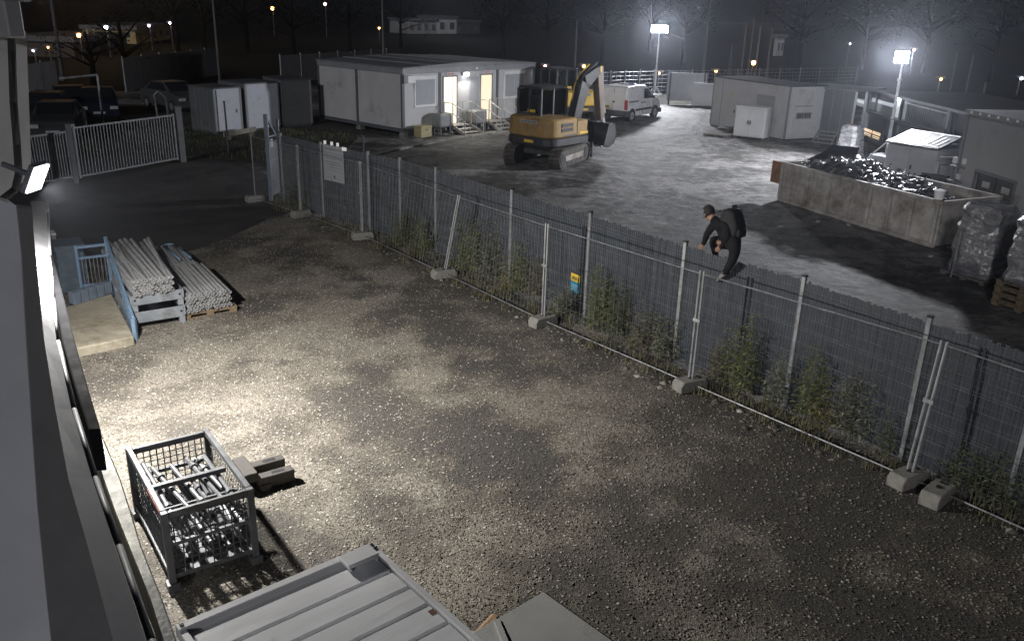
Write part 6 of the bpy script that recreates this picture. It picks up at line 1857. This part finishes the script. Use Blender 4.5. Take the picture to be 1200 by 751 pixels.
# the lamps' own light on that road and hall
def lamp_light(px, py, z, W, col):
    l = bpy.data.lights.new('street_light', 'POINT'); l.energy = W; l.color = col; l.shadow_soft_size = .3
    b = at(px, py); o = bpy.data.objects.new('street_light', l); sc.collection.objects.link(o); o.location = (b.x, b.y, z)
lamp_light(98, 71, 6, 200, (1, .55, .2)); lamp_light(60, 84, 5, 60, (1, .6, .25)); lamp_light(178, 56, 9, 700, (1, .62, .2)); lamp_light(520, 43, 8, 1100, (.95, .97, 1)); lamp_light(913, 68, 8, 260, (.9, .93, 1)); lamp_light(880, 95, 4.0, 90, (1, .5, .15))

# trees
BARK = mat('bark', (.010, .009, .008), .95, 0, .3, 3, .3, 20, spec=.03)
TLEAF = [mat('crown_dark', (.004, .005, .004), .95, 0, .4, 2, 0, spec=.03), mat('crown_olive', (.005, .005, .004), .95, 0, .4, 2, 0, spec=.03)]
def tree(px, py, h, r, lab, k=0, n=600):
    b = at(px, py); t = thing('tree', b, random.random() * 6, lab, 'tree', 'trees beyond the yard')
    tk = MB(); tk.tube((0, 0, 0), (.1, 0, h * .35), .24, 8, .17); tk.tube((.1, 0, h * .35), (0, .1, h * .85), .17, 6, .04)
    cl = []
    for i in range(9):
        a = i * 2.4; z0 = h * random.uniform(.3, .6); q = Vector((math.cos(a) * r * random.uniform(.5, .9), math.sin(a) * r * random.uniform(.5, .9), z0 + h * random.uniform(.1, .35)))
        tk.tube((.05, 0, z0), q, .08, 5, .02); cl.append((q, r * random.uniform(.28, .5)))
    cl.append((Vector((0, 0, h * .9)), r * .45))
    tk.build('trunk', BARK, t)
    lf = MB()
    for i in range(n):
        c, rr = random.choice(cl); d = Vector((random.gauss(0, 1), random.gauss(0, 1), random.gauss(0, .9))).normalized() * rr * random.random() ** .4
        s = random.uniform(.10, .26) * min(1, r / 5); a = random.random() * 6.28
        u = Vector((math.cos(a), math.sin(a), random.uniform(-.6, .6))) * s; v = Vector((-math.sin(a), math.cos(a), random.uniform(-.6, .6))) * s * .6
        p = c + d; lf.add([p - u, p + v * .7, p + u, p - v * .7], [(0, 1, 2, 3)])
    lf.build('crown', TLEAF[k], t)
TR = [(210, 66, 9, 4.5, 'dark tree at the right end of the lit yellow hall'), (240, 60, 8, 4, 'dark tree left of the tall pole behind the storage units'), (290, 62, 8, 4.5, 'dark tree right of the tall pole behind the storage units'),
      (345, 70, 7, 4, 'dark tree behind the rightmost storage unit'), (410, 62, 8, 4.5, 'dark tree behind the left part of the office roof'), (470, 56, 7, 4, 'dark tree between the tall pole and the far pale building'),
      (590, 66, 7, 4, 'dark tree above the right end of the office roof'), (640, 68, 8, 4, 'dark tree right above the excavator cab'), (705, 78, 7, 3.6, 'tree left of the tall light mast'), 
      (800, 76, 8, 4, 'tree right of the tall light mast'), (935, 84, 9, 4.5, 'tree behind the white container, right of the five masts'), (1010, 82, 8, 4, 'tree just left of the blazing mast'), (1080, 86, 9, 4.5, 'tree right of the blazing mast'), (1160, 96, 9, 4.5, 'tree over the garage roof at the right edge'),
      (150, 100, 5, 2.6, 'low dark tree between the lit road and the parked cars'), (110, 104, 4, 2.6, 'bushy dark tree by the road left of the parked cars'), (760, 60, 8, 4, 'farther tree straight behind the tall light mast')]
for i, (x, y, h, r, lb) in enumerate(TR): tree(x, y, h, r, lb, i % 2)

# ------------------------------------------------------------------ thin haze volume, added for the glow round the lamps
hz = bpy.data.materials.new('haze'); hz.use_nodes = True
n = hz.node_tree; n.nodes.remove(n.nodes['Principled BSDF'])
pv = n.nodes.new('ShaderNodeVolumePrincipled'); pv.inputs['Color'].default_value = (.80, .86, 1.0, 1); pv.inputs['Density'].default_value = HAZE; pv.inputs['Anisotropy'].default_value = .84
n.links.new(pv.outputs[0], n.nodes['Material Output'].inputs['Volume'])
o = MB().b2((-440, -80, -1), (440, 500, 40)).build('haze', hz)
tag(o, 'thin haze volume over the whole site, added for glow round the lamps', 'haze', kind='stuff')
